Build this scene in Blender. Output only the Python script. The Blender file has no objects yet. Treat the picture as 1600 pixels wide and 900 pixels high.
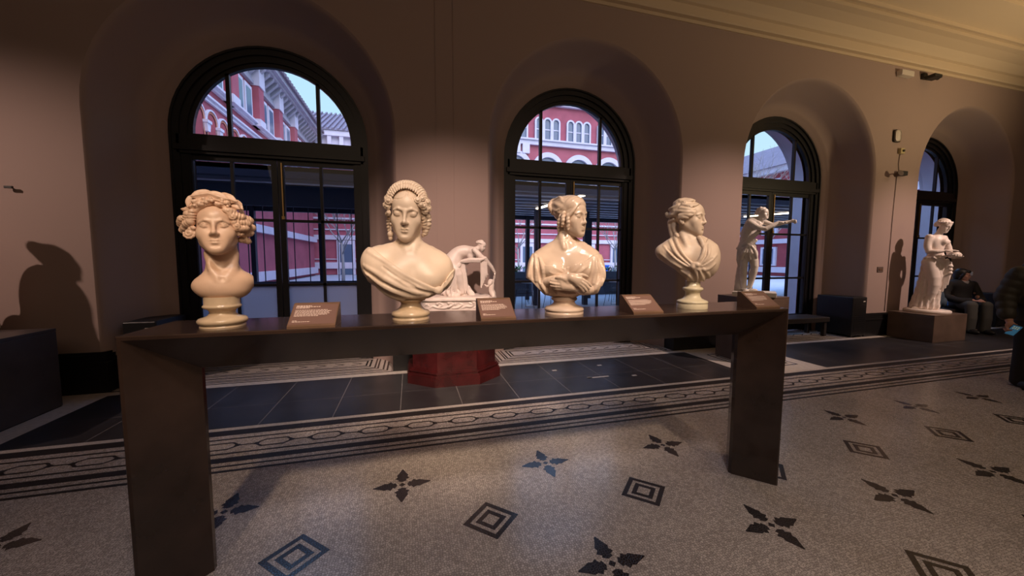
import bpy, bmesh, math, random
import numpy as np
from mathutils import Vector, Matrix
SC = bpy.context.scene
COL = SC.collection
R_ = math.radians

# ------------------------------------------------------------------ camera
CAM_F, CAM_YAW, CAM_PITCH, CAM_ROLL, CAM_H = 576.31, .2690, .0775, .0031, 1.4113      # focal length in pixels of a 1600 px wide frame
cam_d = bpy.data.cameras.new('camera'); cam = bpy.data.objects.new('camera', cam_d); COL.objects.link(cam)
cam_d.sensor_fit = 'HORIZONTAL'; cam_d.sensor_width = 36.0; cam_d.lens = CAM_F * 36.0 / 1600.0
cam_d.clip_start = .05; cam_d.clip_end = 400
cam.location = (0, 0, CAM_H)
cam.rotation_euler = (Matrix.Rotation(-CAM_YAW, 3, 'Z') @ Matrix.Rotation(math.pi / 2 - CAM_PITCH, 3, 'X') @ Matrix.Rotation(CAM_ROLL, 3, 'Z')).to_euler()
SC.camera = cam
SC.view_settings.view_transform = 'Standard'; SC.view_settings.look = 'None'; SC.view_settings.gamma = 1.0
SC.view_settings.use_curve_mapping = False; SC.view_settings.exposure = 0.0
SC.cycles.use_denoising = True
SC.cycles.max_bounces = 8; SC.cycles.transparent_max_bounces = 12
SC.cycles.sample_clamp_indirect = 4.0; SC.cycles.caustics_reflective = False; SC.cycles.caustics_refractive = False

# ------------------------------------------------------------------ sky, daylight on the court, gallery lamps and added fills
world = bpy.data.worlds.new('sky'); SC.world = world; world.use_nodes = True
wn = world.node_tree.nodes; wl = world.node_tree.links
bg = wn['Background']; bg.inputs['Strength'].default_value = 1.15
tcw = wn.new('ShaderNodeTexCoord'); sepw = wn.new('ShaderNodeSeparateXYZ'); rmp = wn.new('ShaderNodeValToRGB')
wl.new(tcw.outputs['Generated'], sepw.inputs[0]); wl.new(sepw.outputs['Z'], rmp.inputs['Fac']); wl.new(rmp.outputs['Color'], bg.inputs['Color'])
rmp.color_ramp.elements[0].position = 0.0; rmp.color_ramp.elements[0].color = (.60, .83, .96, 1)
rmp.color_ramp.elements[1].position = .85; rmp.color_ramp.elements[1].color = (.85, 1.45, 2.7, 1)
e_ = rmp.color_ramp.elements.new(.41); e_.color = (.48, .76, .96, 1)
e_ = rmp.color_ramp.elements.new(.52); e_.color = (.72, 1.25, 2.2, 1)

def aim(o, target):
    o.rotation_euler = (Vector(target) - o.location).to_track_quat('-Z', 'Y').to_euler()

def lamp(kind, name, loc, energy, color, target=None, size=.05, cone=40, blend=.5, shape=None):
    l = bpy.data.lights.new(name, kind); l.energy = energy; l.color = color
    o = bpy.data.objects.new(name, l); COL.objects.link(o); o.location = loc
    if kind == 'SPOT': l.spot_size = R_(cone); l.spot_blend = blend; l.shadow_soft_size = size
    elif kind == 'POINT': l.shadow_soft_size = size
    elif kind == 'AREA':
        l.shape = 'RECTANGLE'; l.size, l.size_y = size
    elif kind == 'SUN': l.angle = R_(size)
    if target is not None: aim(o, target)
    return o

WARM = (1.0, .72, .46); PINK = (1.0, .70, .58)
lamp('SUN', 'daylight', (0, -30, 60), 2.9, (1.0, .90, 1.0), (-14, 6, 22), size=60)
# track spots over the table, each with an added fill spot
SPOT = (1.0, .73, .50)
for x_, tx, tz, e_, cn in ((-1.15, -.78, 1.42, 285, 21), (-.15, .0, 1.42, 350, 22), (.90, .81, 1.38, 400, 22), (1.90, 1.65, 1.42, 385, 20)):
    lamp('SPOT', 'track_and_fill_spot', (x_, -1.25, 4.5), e_ * 1.22, SPOT, (tx, 1.86, tz), .16, cn, .6)
    lamp('SPOT', 'track_and_fill_spot', (x_ + .9, -2.6, 3.7), e_ * .62, SPOT, (tx, 1.86, tz), .16, cn - 4, .6)  # added lower fill, softens the shadows under nose and mouth
# spots on the statues along the wall
lamp('SPOT', 'wall_spot', (-6.3, 2.0, 4.2), 520, PINK, (-3.6, 4.6, 1.4), .05, 54, 1.0)
lamp('SPOT', 'wall_spot', (.45, .9, 4.3), 860, PINK, (.55, 4.45, 1.1), .05, 50, 1.0)
lamp('SPOT', 'wall_spot', (6.9, 1.4, 4.6), 920, PINK, (4.75, 4.3, 1.35), .05, 50, 1.0)
lamp('SPOT', 'wall_spot', (9.9, 1.2, 4.4), 780, PINK, (9.0, 4.5, 1.15), .05, 50, 1.0)
# added soft fill standing in for the other gallery lamps; uplight on the cornice
lamp('AREA', 'gallery_fill', (2.5, -2.5, 5.2), 95, (1.0, .72, .50), (2.5, 1.5, 2.6), size=(14, 3))
lamp('SPOT', 'cornice_uplight', (10.0, 1.0, 2.6), 400, (1.0, .74, .42), (8.6, 3.6, 5.6), .15, 120, .9)
lamp('SPOT', 'floor_fill', (4.2, .2, 5.2), 120, (1.0, .74, .46), (3.6, 1.2, 0), .25, 80, 1.0)  # this and the next are unseen fills added to brighten the floor
lamp('SPOT', 'floor_fill', (.3, -.6, 5.2), 270, (1.0, .86, .82), (.4, 1.4, 0), .25, 70, 1.0)
# ------------------------------------------------------------------ helpers
def link(o):
    COL.objects.link(o); return o

def tag(o, label=None, cat=None, group=None, kind=None):
    if label: o['label'] = label
    if cat: o['category'] = cat
    if group: o['group'] = group
    if kind: o['kind'] = kind
    return o

def empty(name, loc=(0, 0, 0), rz=0.0, label=None, cat=None, group=None):
    o = link(bpy.data.objects.new(name, None))
    o.location = loc; o.rotation_euler = (0, 0, rz); o.empty_display_size = .1
    return tag(o, label, cat, group)

def rotz(a):
    c, s = math.cos(a), math.sin(a)
    return np.array([[c, -s, 0], [s, c, 0], [0, 0, 1.0]])

def rotx(a):
    c, s = math.cos(a), math.sin(a)
    return np.array([[1.0, 0, 0], [0, c, -s], [0, s, c]])

def roty(a):
    c, s = math.cos(a), math.sin(a)
    return np.array([[c, 0, s], [0, 1.0, 0], [-s, 0, c]])

class MB:
    """collects simple shapes into one mesh"""
    def __init__(s):
        s.v = []; s.f = []; s.m = []; s.sm = []
    def add(s, vs, fs, mat=0, smooth=False, M=None, t=(0, 0, 0)):
        b = len(s.v)
        for p in vs:
            p = np.asarray(p, float)
            if M is not None: p = M @ p
            s.v.append(tuple(p + np.asarray(t, float)))
        for f in fs:
            s.f.append([i + b for i in f]); s.m.append(mat); s.sm.append(smooth)
        return s
    def box(s, lo, hi, mat=0, M=None, t=(0, 0, 0), bev=0.0):
        x0, y0, z0 = lo; x1, y1, z1 = hi
        if x0 > x1: x0, x1 = x1, x0
        if y0 > y1: y0, y1 = y1, y0
        if z0 > z1: z0, z1 = z1, z0
        if bev <= 0:
            v = [(x0, y0, z0), (x1, y0, z0), (x1, y1, z0), (x0, y1, z0), (x0, y0, z1), (x1, y0, z1), (x1, y1, z1), (x0, y1, z1)]
            f = [(0, 3, 2, 1), (4, 5, 6, 7), (0, 1, 5, 4), (1, 2, 6, 5), (2, 3, 7, 6), (3, 0, 4, 7)]
            return s.add(v, f, mat, False, M, t)
        bm = bmesh.new(); bmesh.ops.create_cube(bm, size=1)
        for q in bm.verts:
            q.co = ((q.co.x + .5) * (x1 - x0) + x0, (q.co.y + .5) * (y1 - y0) + y0, (q.co.z + .5) * (z1 - z0) + z0)
        bmesh.ops.bevel(bm, geom=list(bm.edges), offset=bev, segments=2, affect='EDGES', profile=.5)
        bm.verts.index_update()
        s.add([tuple(q.co) for q in bm.verts], [[q.index for q in f.verts] for f in bm.faces], mat, False, M, t)
        bm.free(); return s
    def prism(s, poly, axis, a, b, mat=0, M=None, t=(0, 0, 0)):
        """extrude a 2D polygon along axis (0,1,2) from a to b"""
        n = len(poly)
        def p3(p, w):
            if axis == 0: return (w, p[0], p[1])
            if axis == 1: return (p[0], w, p[1])
            return (p[0], p[1], w)
        v = [p3(p, a) for p in poly] + [p3(p, b) for p in poly]
        f = [list(range(n))[::-1], list(range(n, 2 * n))] + [(i, (i + 1) % n, n + (i + 1) % n, n + i) for i in range(n)]
        return s.add(v, f, mat, False, M, t)
    def lathe(s, prof, seg=48, mat=0, smooth=True, M=None, t=(0, 0, 0), c=(0, 0)):
        v = []; f = []; n = len(prof)
        for r, z in prof:
            for k in range(seg):
                a = 2 * math.pi * k / seg
                v.append((c[0] + r * math.cos(a), c[1] + r * math.sin(a), z))
        for i in range(n - 1):
            for k in range(seg):
                k2 = (k + 1) % seg
                f.append((i * seg + k, i * seg + k2, (i + 1) * seg + k2, (i + 1) * seg + k))
        s.add(v, f, mat, smooth, M, t)
        s.add([v[k] for k in range(seg)][::-1], [list(range(seg))], mat, False, M, t)
        s.add([v[(n - 1) * seg + k] for k in range(seg)], [list(range(seg))], mat, False, M, t)
        return s
    def tube(s, pts, rad, seg=8, mat=0, smooth=True):
        pts = [np.asarray(p, float) for p in pts]
        n = len(pts)
        rad = [rad] * n if not hasattr(rad, '__len__') else rad
        v = []; f = []
        prev = None
        for i, p in enumerate(pts):
            d = pts[min(i + 1, n - 1)] - pts[max(i - 1, 0)]
            d = d / (np.linalg.norm(d) + 1e-12)
            if prev is None:
                a = np.array([0, 0, 1.0]) if abs(d[2]) < .9 else np.array([1.0, 0, 0])
                u = np.cross(d, a)
            else:
                u = prev - d * (prev @ d)
            u /= np.linalg.norm(u) + 1e-12
            prev = u; w = np.cross(d, u)
            for k in range(seg):
                a = 2 * math.pi * k / seg
                v.append(tuple(p + (u * math.cos(a) + w * math.sin(a)) * rad[i]))
        for i in range(n - 1):
            for k in range(seg):
                k2 = (k + 1) % seg
                f.append((i * seg + k, i * seg + k2, (i + 1) * seg + k2, (i + 1) * seg + k))
        f.append(list(range(seg))[::-1]); f.append([(n - 1) * seg + k for k in range(seg)])
        return s.add(v, f, mat, smooth)
    def build(s, name, mats, parent=None, loc=None):
        me = bpy.data.meshes.new(name)
        me.from_pydata(s.v, [], s.f)
        for m in (mats if isinstance(mats, (list, tuple)) else [mats]): me.materials.append(m)
        me.polygons.foreach_set('material_index', s.m)
        me.polygons.foreach_set('use_smooth', s.sm)
        me.update()
        bm = bmesh.new(); bm.from_mesh(me)
        bmesh.ops.recalc_face_normals(bm, faces=bm.faces)
        bm.to_mesh(me); bm.free()
        o = link(bpy.data.objects.new(name, me))
        if parent is not None: o.parent = parent
        if loc is not None: o.location = loc
        return o

def bezier(p0, p1, p2, n=10):
    p0, p1, p2 = map(lambda q: np.asarray(q, float), (p0, p1, p2))
    return [tuple((1 - t) ** 2 * p0 + 2 * t * (1 - t) * p1 + t * t * p2) for t in np.linspace(0, 1, n)]

def spline(pts, n=6):
    """Catmull-Rom through the points"""
    P = [np.asarray(p, float) for p in pts]
    if len(P) < 3:
        return [tuple(P[0] + (P[-1] - P[0]) * t) for t in np.linspace(0, 1, n + 1)]
    Q = [2 * P[0] - P[1]] + P + [2 * P[-1] - P[-2]]
    out = []
    for i in range(1, len(Q) - 2):
        for t in np.linspace(0, 1, n, endpoint=False):
            a, b, c, d = Q[i - 1], Q[i], Q[i + 1], Q[i + 2]
            out.append(tuple(.5 * ((2 * b) + (c - a) * t + (2 * a - 5 * b + 4 * c - d) * t * t + (3 * b - a - 3 * c + d) * t ** 3)))
    out.append(tuple(P[-1]))
    return out

# ---------------------------------------------------------------- sculpting (signed distance fields meshed by surface nets)
class Fr:
    """a local frame: world = R q * s + t"""
    def __init__(s, t=(0, 0, 0), R=None, sc=1.0):
        s.t = np.asarray(t, float); s.R = np.eye(3) if R is None else R; s.s = sc
    def w(s, q): return s.R @ (np.asarray(q, float) * s.s) + s.t
ID = Fr()

class Sculpt:
    def __init__(s, lo, hi, h):
        s.lo = np.asarray(lo, float); s.h = h
        s.n = np.ceil((np.asarray(hi, float) - s.lo) / h).astype(int) + 1
        s.ax = [(s.lo[i] + h * np.arange(s.n[i])).astype(np.float32) for i in range(3)]
        s.D = np.full(tuple(s.n), 1.0, np.float32)
    def like(s):
        o = Sculpt.__new__(Sculpt); o.lo = s.lo; o.h = s.h; o.n = s.n; o.ax = s.ax
        o.D = np.full(tuple(s.n), 1.0, np.float32); return o
    def grids(s): return s.ax[0][:, None, None], s.ax[1][None, :, None], s.ax[2][None, None, :]
    def _box(s, lo, hi):
        i0 = np.clip(np.floor((lo - s.lo) / s.h).astype(int), 0, s.n)
        i1 = np.clip(np.ceil((hi - s.lo) / s.h).astype(int) + 1, 0, s.n)
        return tuple(slice(int(a), int(b)) for a, b in zip(i0, i1))
    def _loc(s, sl, F):
        dx = s.ax[0][sl[0]][:, None, None] - F.t[0]; dy = s.ax[1][sl[1]][None, :, None] - F.t[1]; dz = s.ax[2][sl[2]][None, None, :] - F.t[2]
        R = F.R / F.s
        return [(R[0, i] * dx + R[1, i] * dy + R[2, i] * dz) for i in range(3)]
    def put(s, sl, d, k, mode):
        c = s.D[sl]
        if c.size == 0: return
        if mode == 's':
            a, b = -c, d
        elif mode == 'i':
            a, b = -c, -d
        else:
            a, b = c, d
        r = np.minimum(a, b)
        if k > 0:
            hh = np.maximum(k - np.abs(a - b), 0)
            r = r - hh * hh / (4 * k)
        s.D[sl] = r if mode == 'u' else -r
    def ell(s, c, r, k=.01, F=ID, mode='u', R=None, disp=None, mg=.02):
        r = np.asarray(r if hasattr(r, '__len__') else (r, r, r), float)
        G = Fr(F.w(c), F.R if R is None else F.R @ R, F.s)
        e = np.abs(G.R) @ r * F.s + k + mg
        sl = s._box(G.t - e, G.t + e)
        x, y, z = s._loc(sl, G)
        if 0 in np.broadcast(x, y, z).shape: return
        k0 = np.sqrt((x / r[0]) ** 2 + (y / r[1]) ** 2 + (z / r[2]) ** 2)
        k1 = np.sqrt((x / r[0] ** 2) ** 2 + (y / r[1] ** 2) ** 2 + (z / r[2] ** 2) ** 2) + 1e-9
        d = k0 * (k0 - 1) / k1
        if disp is not None: d = d - disp(x, y, z)
        s.put(sl, d * F.s, k, mode)
    def cap(s, a, b, ra, rb=None, k=.01, F=ID, mode='u', disp=None, mg=.02):
        rb = ra if rb is None else rb
        a = np.asarray(a, float); b = np.asarray(b, float)
        wa, wb = F.w(a), F.w(b); rm = max(ra, rb) * F.s + k + mg
        sl = s._box(np.minimum(wa, wb) - rm, np.maximum(wa, wb) + rm)
        x, y, z = s._loc(sl, F)
        if 0 in np.broadcast(x, y, z).shape: return
        v = b - a; L2 = max(v @ v, 1e-12)
        t = np.clip(((x - a[0]) * v[0] + (y - a[1]) * v[1] + (z - a[2]) * v[2]) / L2, 0, 1)
        px, py, pz = x - a[0] - t * v[0], y - a[1] - t * v[1], z - a[2] - t * v[2]
        d = np.sqrt(px * px + py * py + pz * pz) - (ra + (rb - ra) * t)
        if disp is not None:
            L = math.sqrt(L2); u = np.cross(v / L, [0.31, 0.77, 0.55]); u /= np.linalg.norm(u); w = np.cross(v / L, u)
            ang = np.arctan2(px * u[0] + py * u[1] + pz * u[2], px * w[0] + py * w[1] + pz * w[2])
            d = d - disp(t * L, ang)
        s.put(sl, d * F.s, k, mode)
    def chain(s, pts, r, k=.006, F=ID, mode='u', n=0):
        pts = [np.asarray(p, float) for p in pts]
        r = list(r) if hasattr(r, '__len__') else [r] * len(pts)
        if n:
            m = len(pts); q = spline(pts, n)
            r = list(np.interp(np.linspace(0, m - 1, len(q)), range(m), r)); pts = [np.asarray(p) for p in q]
        s.multi([(pts[i], pts[i + 1], r[i], r[i + 1], None) for i in range(len(pts) - 1)], k, F, mode)
    def multi(s, segs, k, F=ID, mode='u', mg=.02):
        """several capsules joined hard with each other, then once with the surface"""
        W = np.array([F.w(q) for g in segs for q in g[:2]]); rm = max(max(g[2], g[3]) for g in segs) * F.s + k + mg
        sl = s._box(W.min(0) - rm, W.max(0) + rm)
        x, y, z = s._loc(sl, F)
        if 0 in np.broadcast(x, y, z).shape: return
        out = None
        for a, b, ra, rb, disp in segs:
            v = b - a; L2 = max(v @ v, 1e-12)
            t = np.clip(((x - a[0]) * v[0] + (y - a[1]) * v[1] + (z - a[2]) * v[2]) / L2, 0, 1)
            px, py, pz = x - a[0] - t * v[0], y - a[1] - t * v[1], z - a[2] - t * v[2]
            d = np.sqrt(px * px + py * py + pz * pz) - (ra + (rb - ra) * t)
            if disp is not None:
                L = math.sqrt(L2); u = np.cross(v / L, [0.31, 0.77, 0.55]); u /= np.linalg.norm(u); w = np.cross(v / L, u)
                d = d - disp(t * L, np.arctan2(px * u[0] + py * u[1] + pz * u[2], px * w[0] + py * w[1] + pz * w[2]))
            if out is None: out = d
            else:
                hh = np.maximum(.003 - np.abs(out - d), 0); out = np.minimum(out, d) - hh * hh / .012
        s.put(sl, out * F.s, k, mode)
    def ringlet(s, pts, r, pitch=.011, amp=.0025, k=.003, F=ID, n=3):
        """a sausage curl: tube with a spiral groove"""
        m = len(pts); q = spline(pts, n)
        r = list(r) if hasattr(r, '__len__') else [r] * m
        rr = np.interp(np.linspace(0, m - 1, len(q)), range(m), r); off = 0.0
        segs = []
        for i in range(len(q) - 1):
            o0 = off
            segs.append((np.asarray(q[i]), np.asarray(q[i + 1]), rr[i], rr[i + 1], lambda t, a, o0=o0: amp * np.cos(2 * math.pi * (t + o0) / pitch + a)))
            off += float(np.linalg.norm(np.subtract(q[i + 1], q[i])))
        s.multi(segs, k, F)
    def swirl(s, c, nrm, R, r=.0035, turns=1.8, k=.002, F=ID, dome=.3):
        """a flat spiral curl lying on a surface with normal nrm"""
        nrm = np.asarray(nrm, float); nrm /= np.linalg.norm(nrm)
        u = np.cross(nrm, [.2, .1, 1]); u /= np.linalg.norm(u); w = np.cross(nrm, u)
        pts = []; N = int(10 * turns)
        for i in range(N + 1):
            t = i / N; a = 2 * math.pi * turns * t; q = R * (1 - .85 * t)
            pts.append(np.asarray(c, float) + q * (math.cos(a) * u + math.sin(a) * w) + nrm * R * dome * t)
        s.ell(c, R * .42, k, F)
        s.chain(pts, r, k, F)
    def front(s, x, z, dy=0.0, d=None):
        """y of the first surface met from the front at (x, z)"""
        D = s.D if d is None else d
        i = int(np.clip(round((x - s.lo[0]) / s.h), 0, s.n[0] - 1)); k = int(np.clip(round((z - s.lo[2]) / s.h), 0, s.n[2] - 1))
        col = D[i, :, k]; j = np.nonzero(col < 0)[0]
        return float(s.ax[1][j[0]]) + dy if len(j) else None
    def ridge(s, pts, r, k=.008, dy=0.0, mode='u', n=5, of=None):
        """a fold drawn in front view (x, z), laid on the surface"""
        m = len(pts); q = spline([(p[0], p[1], 0) for p in pts], n)
        r = list(r) if hasattr(r, '__len__') else [r] * m
        rr = np.interp(np.linspace(0, m - 1, len(q)), range(m), r)
        src = (s.D if of is None else of.D).copy() if mode == 's' or of is None else of.D
        P = []; R = []
        for (x, z, _), ra in zip(q, rr):
            y = s.front(x, z, dy, src)
            if y is not None: P.append((x, y, z)); R.append(ra)
        if len(P) > 2:
            ys = np.array([p[1] for p in P]); ys[1:-1] = (ys[:-2] + ys[1:-1] * 2 + ys[2:]) / 4
            P = [(p[0], y, p[2]) for p, y in zip(P, ys)]
        if len(P) > 1: s.chain(P, R, k, ID, mode)
    def smooth(s, it=1):
        for _ in range(it):
            for a in range(3):
                D = s.D; E = D.copy()
                lo = [slice(None)] * 3; hi = [slice(None)] * 3; mi = [slice(None)] * 3
                lo[a] = slice(0, -2); hi[a] = slice(2, None); mi[a] = slice(1, -1)
                E[tuple(mi)] = (D[tuple(lo)] + 2 * D[tuple(mi)] + D[tuple(hi)]) / 4
                s.D = E
    def mesh(s, name, mat, parent=None, M=None, t=None, scale=1.0):
        D = s.D.copy(); h = s.h
        for a in range(3):
            sl = [slice(None)] * 3
            for e in (0, -1):
                sl[a] = e; D[tuple(sl)] = np.maximum(D[tuple(sl)], .5 * h)
        S = D < 0
        C = np.zeros(tuple(np.array(D.shape) - 1), np.int8)
        for dx in (0, 1):
            for dy in (0, 1):
                for dz in (0, 1):
                    C += S[dx:D.shape[0] - 1 + dx, dy:D.shape[1] - 1 + dy, dz:D.shape[2] - 1 + dz]
        idx = np.argwhere((C > 0) & (C < 8))
        vid = np.full(C.shape, -1, np.int32); vid[tuple(idx.T)] = np.arange(len(idx))
        cor = [(a, b, c) for a in (0, 1) for b in (0, 1) for c in (0, 1)]
        val = {c: D[idx[:, 0] + c[0], idx[:, 1] + c[1], idx[:, 2] + c[2]] for c in cor}
        acc = np.zeros((len(idx), 3), np.float64); cnt = np.zeros(len(idx))
        for c in cor:
            for a in range(3):
                if c[a] == 0:
                    e = list(c); e[a] = 1; e = tuple(e)
                    v0, v1 = val[c], val[e]
                    m = (v0 < 0) != (v1 < 0)
                    tt = np.where(m, v0 / np.where(m, v0 - v1, 1), 0)
                    p = np.tile(np.array(c, float), (len(idx), 1)); p[:, a] += tt
                    acc += p * m[:, None]; cnt += m
        V = (idx + acc / cnt[:, None]) * h + s.lo
        quads = []
        for a in range(3):
            b, c = (a + 1) % 3, (a + 2) % 3
            lo = [slice(None)] * 3; hi = [slice(None)] * 3
            lo[a] = slice(0, -1); hi[a] = slice(1, None)
            A = S[tuple(lo)]; B = S[tuple(hi)]
            e = np.argwhere(A != B)
            e = e[(e[:, b] > 0) & (e[:, c] > 0) & (e[:, b] < D.shape[b] - 1) & (e[:, c] < D.shape[c] - 1)]
            if not len(e): continue
            fl = A[tuple(e.T)]
            def cell(db, dc):
                q = e.copy(); q[:, b] += db; q[:, c] += dc
                return vid[tuple(q.T)]
            q = np.stack([cell(-1, -1), cell(0, -1), cell(0, 0), cell(-1, 0)], 1)
            q[~fl] = q[~fl][:, ::-1]
            quads.append(q)
        Q = np.concatenate(quads)
        V = V * scale
        if M is not None: V = V @ M.T
        if t is not None: V = V + np.asarray(t)
        me = bpy.data.meshes.new(name)
        me.vertices.add(len(V)); me.vertices.foreach_set('co', V.astype(np.float32).ravel())
        me.loops.add(Q.size); me.loops.foreach_set('vertex_index', Q.astype(np.int32).ravel())
        me.polygons.add(len(Q)); me.polygons.foreach_set('loop_start', np.arange(0, Q.size, 4, dtype=np.int32))
        me.polygons.foreach_set('use_smooth', np.ones(len(Q), bool))
        me.update(calc_edges=True)
        me.materials.append(mat)
        o = link(bpy.data.objects.new(name, me))
        if parent is not None: o.parent = parent
        return o

# ---------------------------------------------------------------- a marble face; the face looks along -y of its frame, eyes at z = 0
def face(S0, F, closed=False, ears=False, plump=1.0, join=.012, nose=1.0):
    S = S0.like(); e = S.ell; P = plump
    e((0, .018, .036), (.072, .092, .078), 0, F)
    e((0, -.022, -.028), (.0585 * P, .0595, .082), .03, F)
    e((0, -.044, .036), (.050, .0385, .04), .03, F)
    for x in (-1, 1):
        S.cap((x * .044 * P, .000, -.050), (x * .012 * P, -.060, -.0975), .017, .0155, .025, F)
        e((x * .037 * P, -.054, -.030), (.022, .0195, .024), .025, F)
        e((x * .031, -.1015, .000), (.0195, .020, .0115), .016, F, 's')
    e((0, -.0700, -.101), (.019, .0155, .0150), .018, F)
    for x in (-1, 1):
        S.chain([(x * .010, -.0835, .0150), (x * .028, -.0840, .0205), (x * .050, -.069, .012)], [.0025, .0036, .003], .012, F)
        e((x * .031, -.0700, -.001), (.0140, .0130, .0118), .002, F)
        if closed:
            e((x * .031, -.0695, .0015), (.0155, .0136, .0128), .006, F)
            S.chain([(x * .017, -.0785, -.006), (x * .025, -.0840, -.0105), (x * .034, -.0840, -.0115), (x * .046, -.0745, -.006)], [.0013, .0017, .0017, .0013], .003, F)
            S.chain([(x * .0165, -.0800, -.0075), (x * .024, -.0850, -.0122), (x * .034, -.0850, -.0132), (x * .0465, -.0755, -.0075)], .0014, .0012, F, 's', n=4)
        else:
            S.chain([(x * .0165, -.0775, .000), (x * .023, -.0825, .0060), (x * .032, -.0835, .0080), (x * .040, -.0805, .0060), (x * .047, -.073, -.001)], [.0012, .0018, .0020, .0018, .0013], .003, F)
            S.chain([(x * .0165, -.0775, -.001), (x * .024, -.0805, -.0068), (x * .033, -.081, -.0080), (x * .047, -.073, -.001)], [.0010, .0013, .0014, .0010], .003, F)
    if not closed:
        for x in (-1, 1):
            S.chain([(x * .0185, -.0800, -.0005), (x * .025, -.0848, .0040), (x * .032, -.0858, .0055), (x * .039, -.0830, .0038), (x * .0445, -.0775, -.001)], .0017, .0010, F, 's', n=3)
            S.chain([(x * .0185, -.0800, -.0015), (x * .025, -.0838, -.0050), (x * .033, -.0842, -.0060), (x * .0445, -.0775, -.002)], .0012, .0010, F, 's', n=3)
    n = nose
    S.cap((0, -.0835, .012), (0, -.085 - .0155 * n, -.031), .0062, .0080, .012, F)
    e((0, -.085 - .0165 * n, -.0345), (.0092, .0095, .0085), .007, F)
    for x in (-1, 1):
        e((x * .0098, -.0845 - .0080 * n, -.0378), (.0056, .0080, .0056), .006, F)
    e((0, -.0690, -.070), (.036, .0138, .027), .030, F)
    S.chain([(-.0265, -.0790, -.0678), (-.009, -.0885, -.0622), (0, -.0890, -.0638), (.009, -.0885, -.0622), (.0265, -.0790, -.0678)], [.0014, .0036, .0034, .0036, .0014], .004, F)
    S.chain([(-.021, -.0810, -.0700), (-.006, -.0868, -.0742), (.006, -.0868, -.0742), (.021, -.0810, -.0700)], [.0016, .0045, .0045, .0016], .005, F)
    S.chain([(-.026, -.0830, -.0678), (-.009, -.0935, -.0680), (.009, -.0935, -.0680), (.026, -.0830, -.0678)], .0012, .0022, F, 's')
    e((0, -.095, -.0865), (.016, .0090, .005), .010, F, 's')
    if ears:
        for x in (-1, 1):
            e((x * .073, .016, -.012), (.008, .017, .030), .004, F, R=rotz(-x * .35))
            e((x * .081, .012, -.008), (.006, .009, .018), .004, F, 's')
            e((x * .071, .009, -.038), (.006, .008, .009), .005, F)
    a, b = S0.D, S.D
    hh = np.maximum(join - np.abs(a - b), 0)
    S0.D = (np.minimum(a, b) - hh * hh / (4 * join)).astype(np.float32)
# ------------------------------------------------------------------ materials
M = {}
def mat(name, col, rough=.5, metal=0.0, spec=.5, coat=0.0, noise=0.0, nscale=8.0, bump=0.0, bscale=60.0, emit=None, estr=0.0):
    m = bpy.data.materials.new(name); m.use_nodes = True
    n = m.node_tree.nodes; l = m.node_tree.links; b = n['Principled BSDF']
    b.inputs['Base Color'].default_value = (*col, 1); b.inputs['Roughness'].default_value = rough
    b.inputs['Metallic'].default_value = metal; b.inputs['Specular IOR Level'].default_value = spec
    b.inputs['Coat Weight'].default_value = coat; b.inputs['Coat Roughness'].default_value = .08
    tc = n.new('ShaderNodeTexCoord')
    if noise:
        t = n.new('ShaderNodeTexNoise'); t.inputs['Scale'].default_value = nscale; t.inputs['Detail'].default_value = 6
        r = n.new('ShaderNodeValToRGB'); l.new(tc.outputs['Object'], t.inputs['Vector']); l.new(t.outputs['Fac'], r.inputs['Fac'])
        r.color_ramp.elements[0].position = .3; r.color_ramp.elements[1].position = .7
        r.color_ramp.elements[0].color = (*[c * (1 - noise) for c in col], 1); r.color_ramp.elements[1].color = (*[min(1, c * (1 + noise)) for c in col], 1)
        l.new(r.outputs['Color'], b.inputs['Base Color'])
    if bump:
        t2 = n.new('ShaderNodeTexNoise'); t2.inputs['Scale'].default_value = bscale; t2.inputs['Detail'].default_value = 4
        bp = n.new('ShaderNodeBump'); bp.inputs['Strength'].default_value = bump; bp.inputs['Distance'].default_value = .004
        l.new(tc.outputs['Object'], t2.inputs['Vector']); l.new(t2.outputs['Fac'], bp.inputs['Height']); l.new(bp.outputs['Normal'], b.inputs['Normal'])
    if emit is not None:
        b.inputs['Emission Color'].default_value = (*emit, 1); b.inputs['Emission Strength'].default_value = estr
    M[name] = m
    return m

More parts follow.
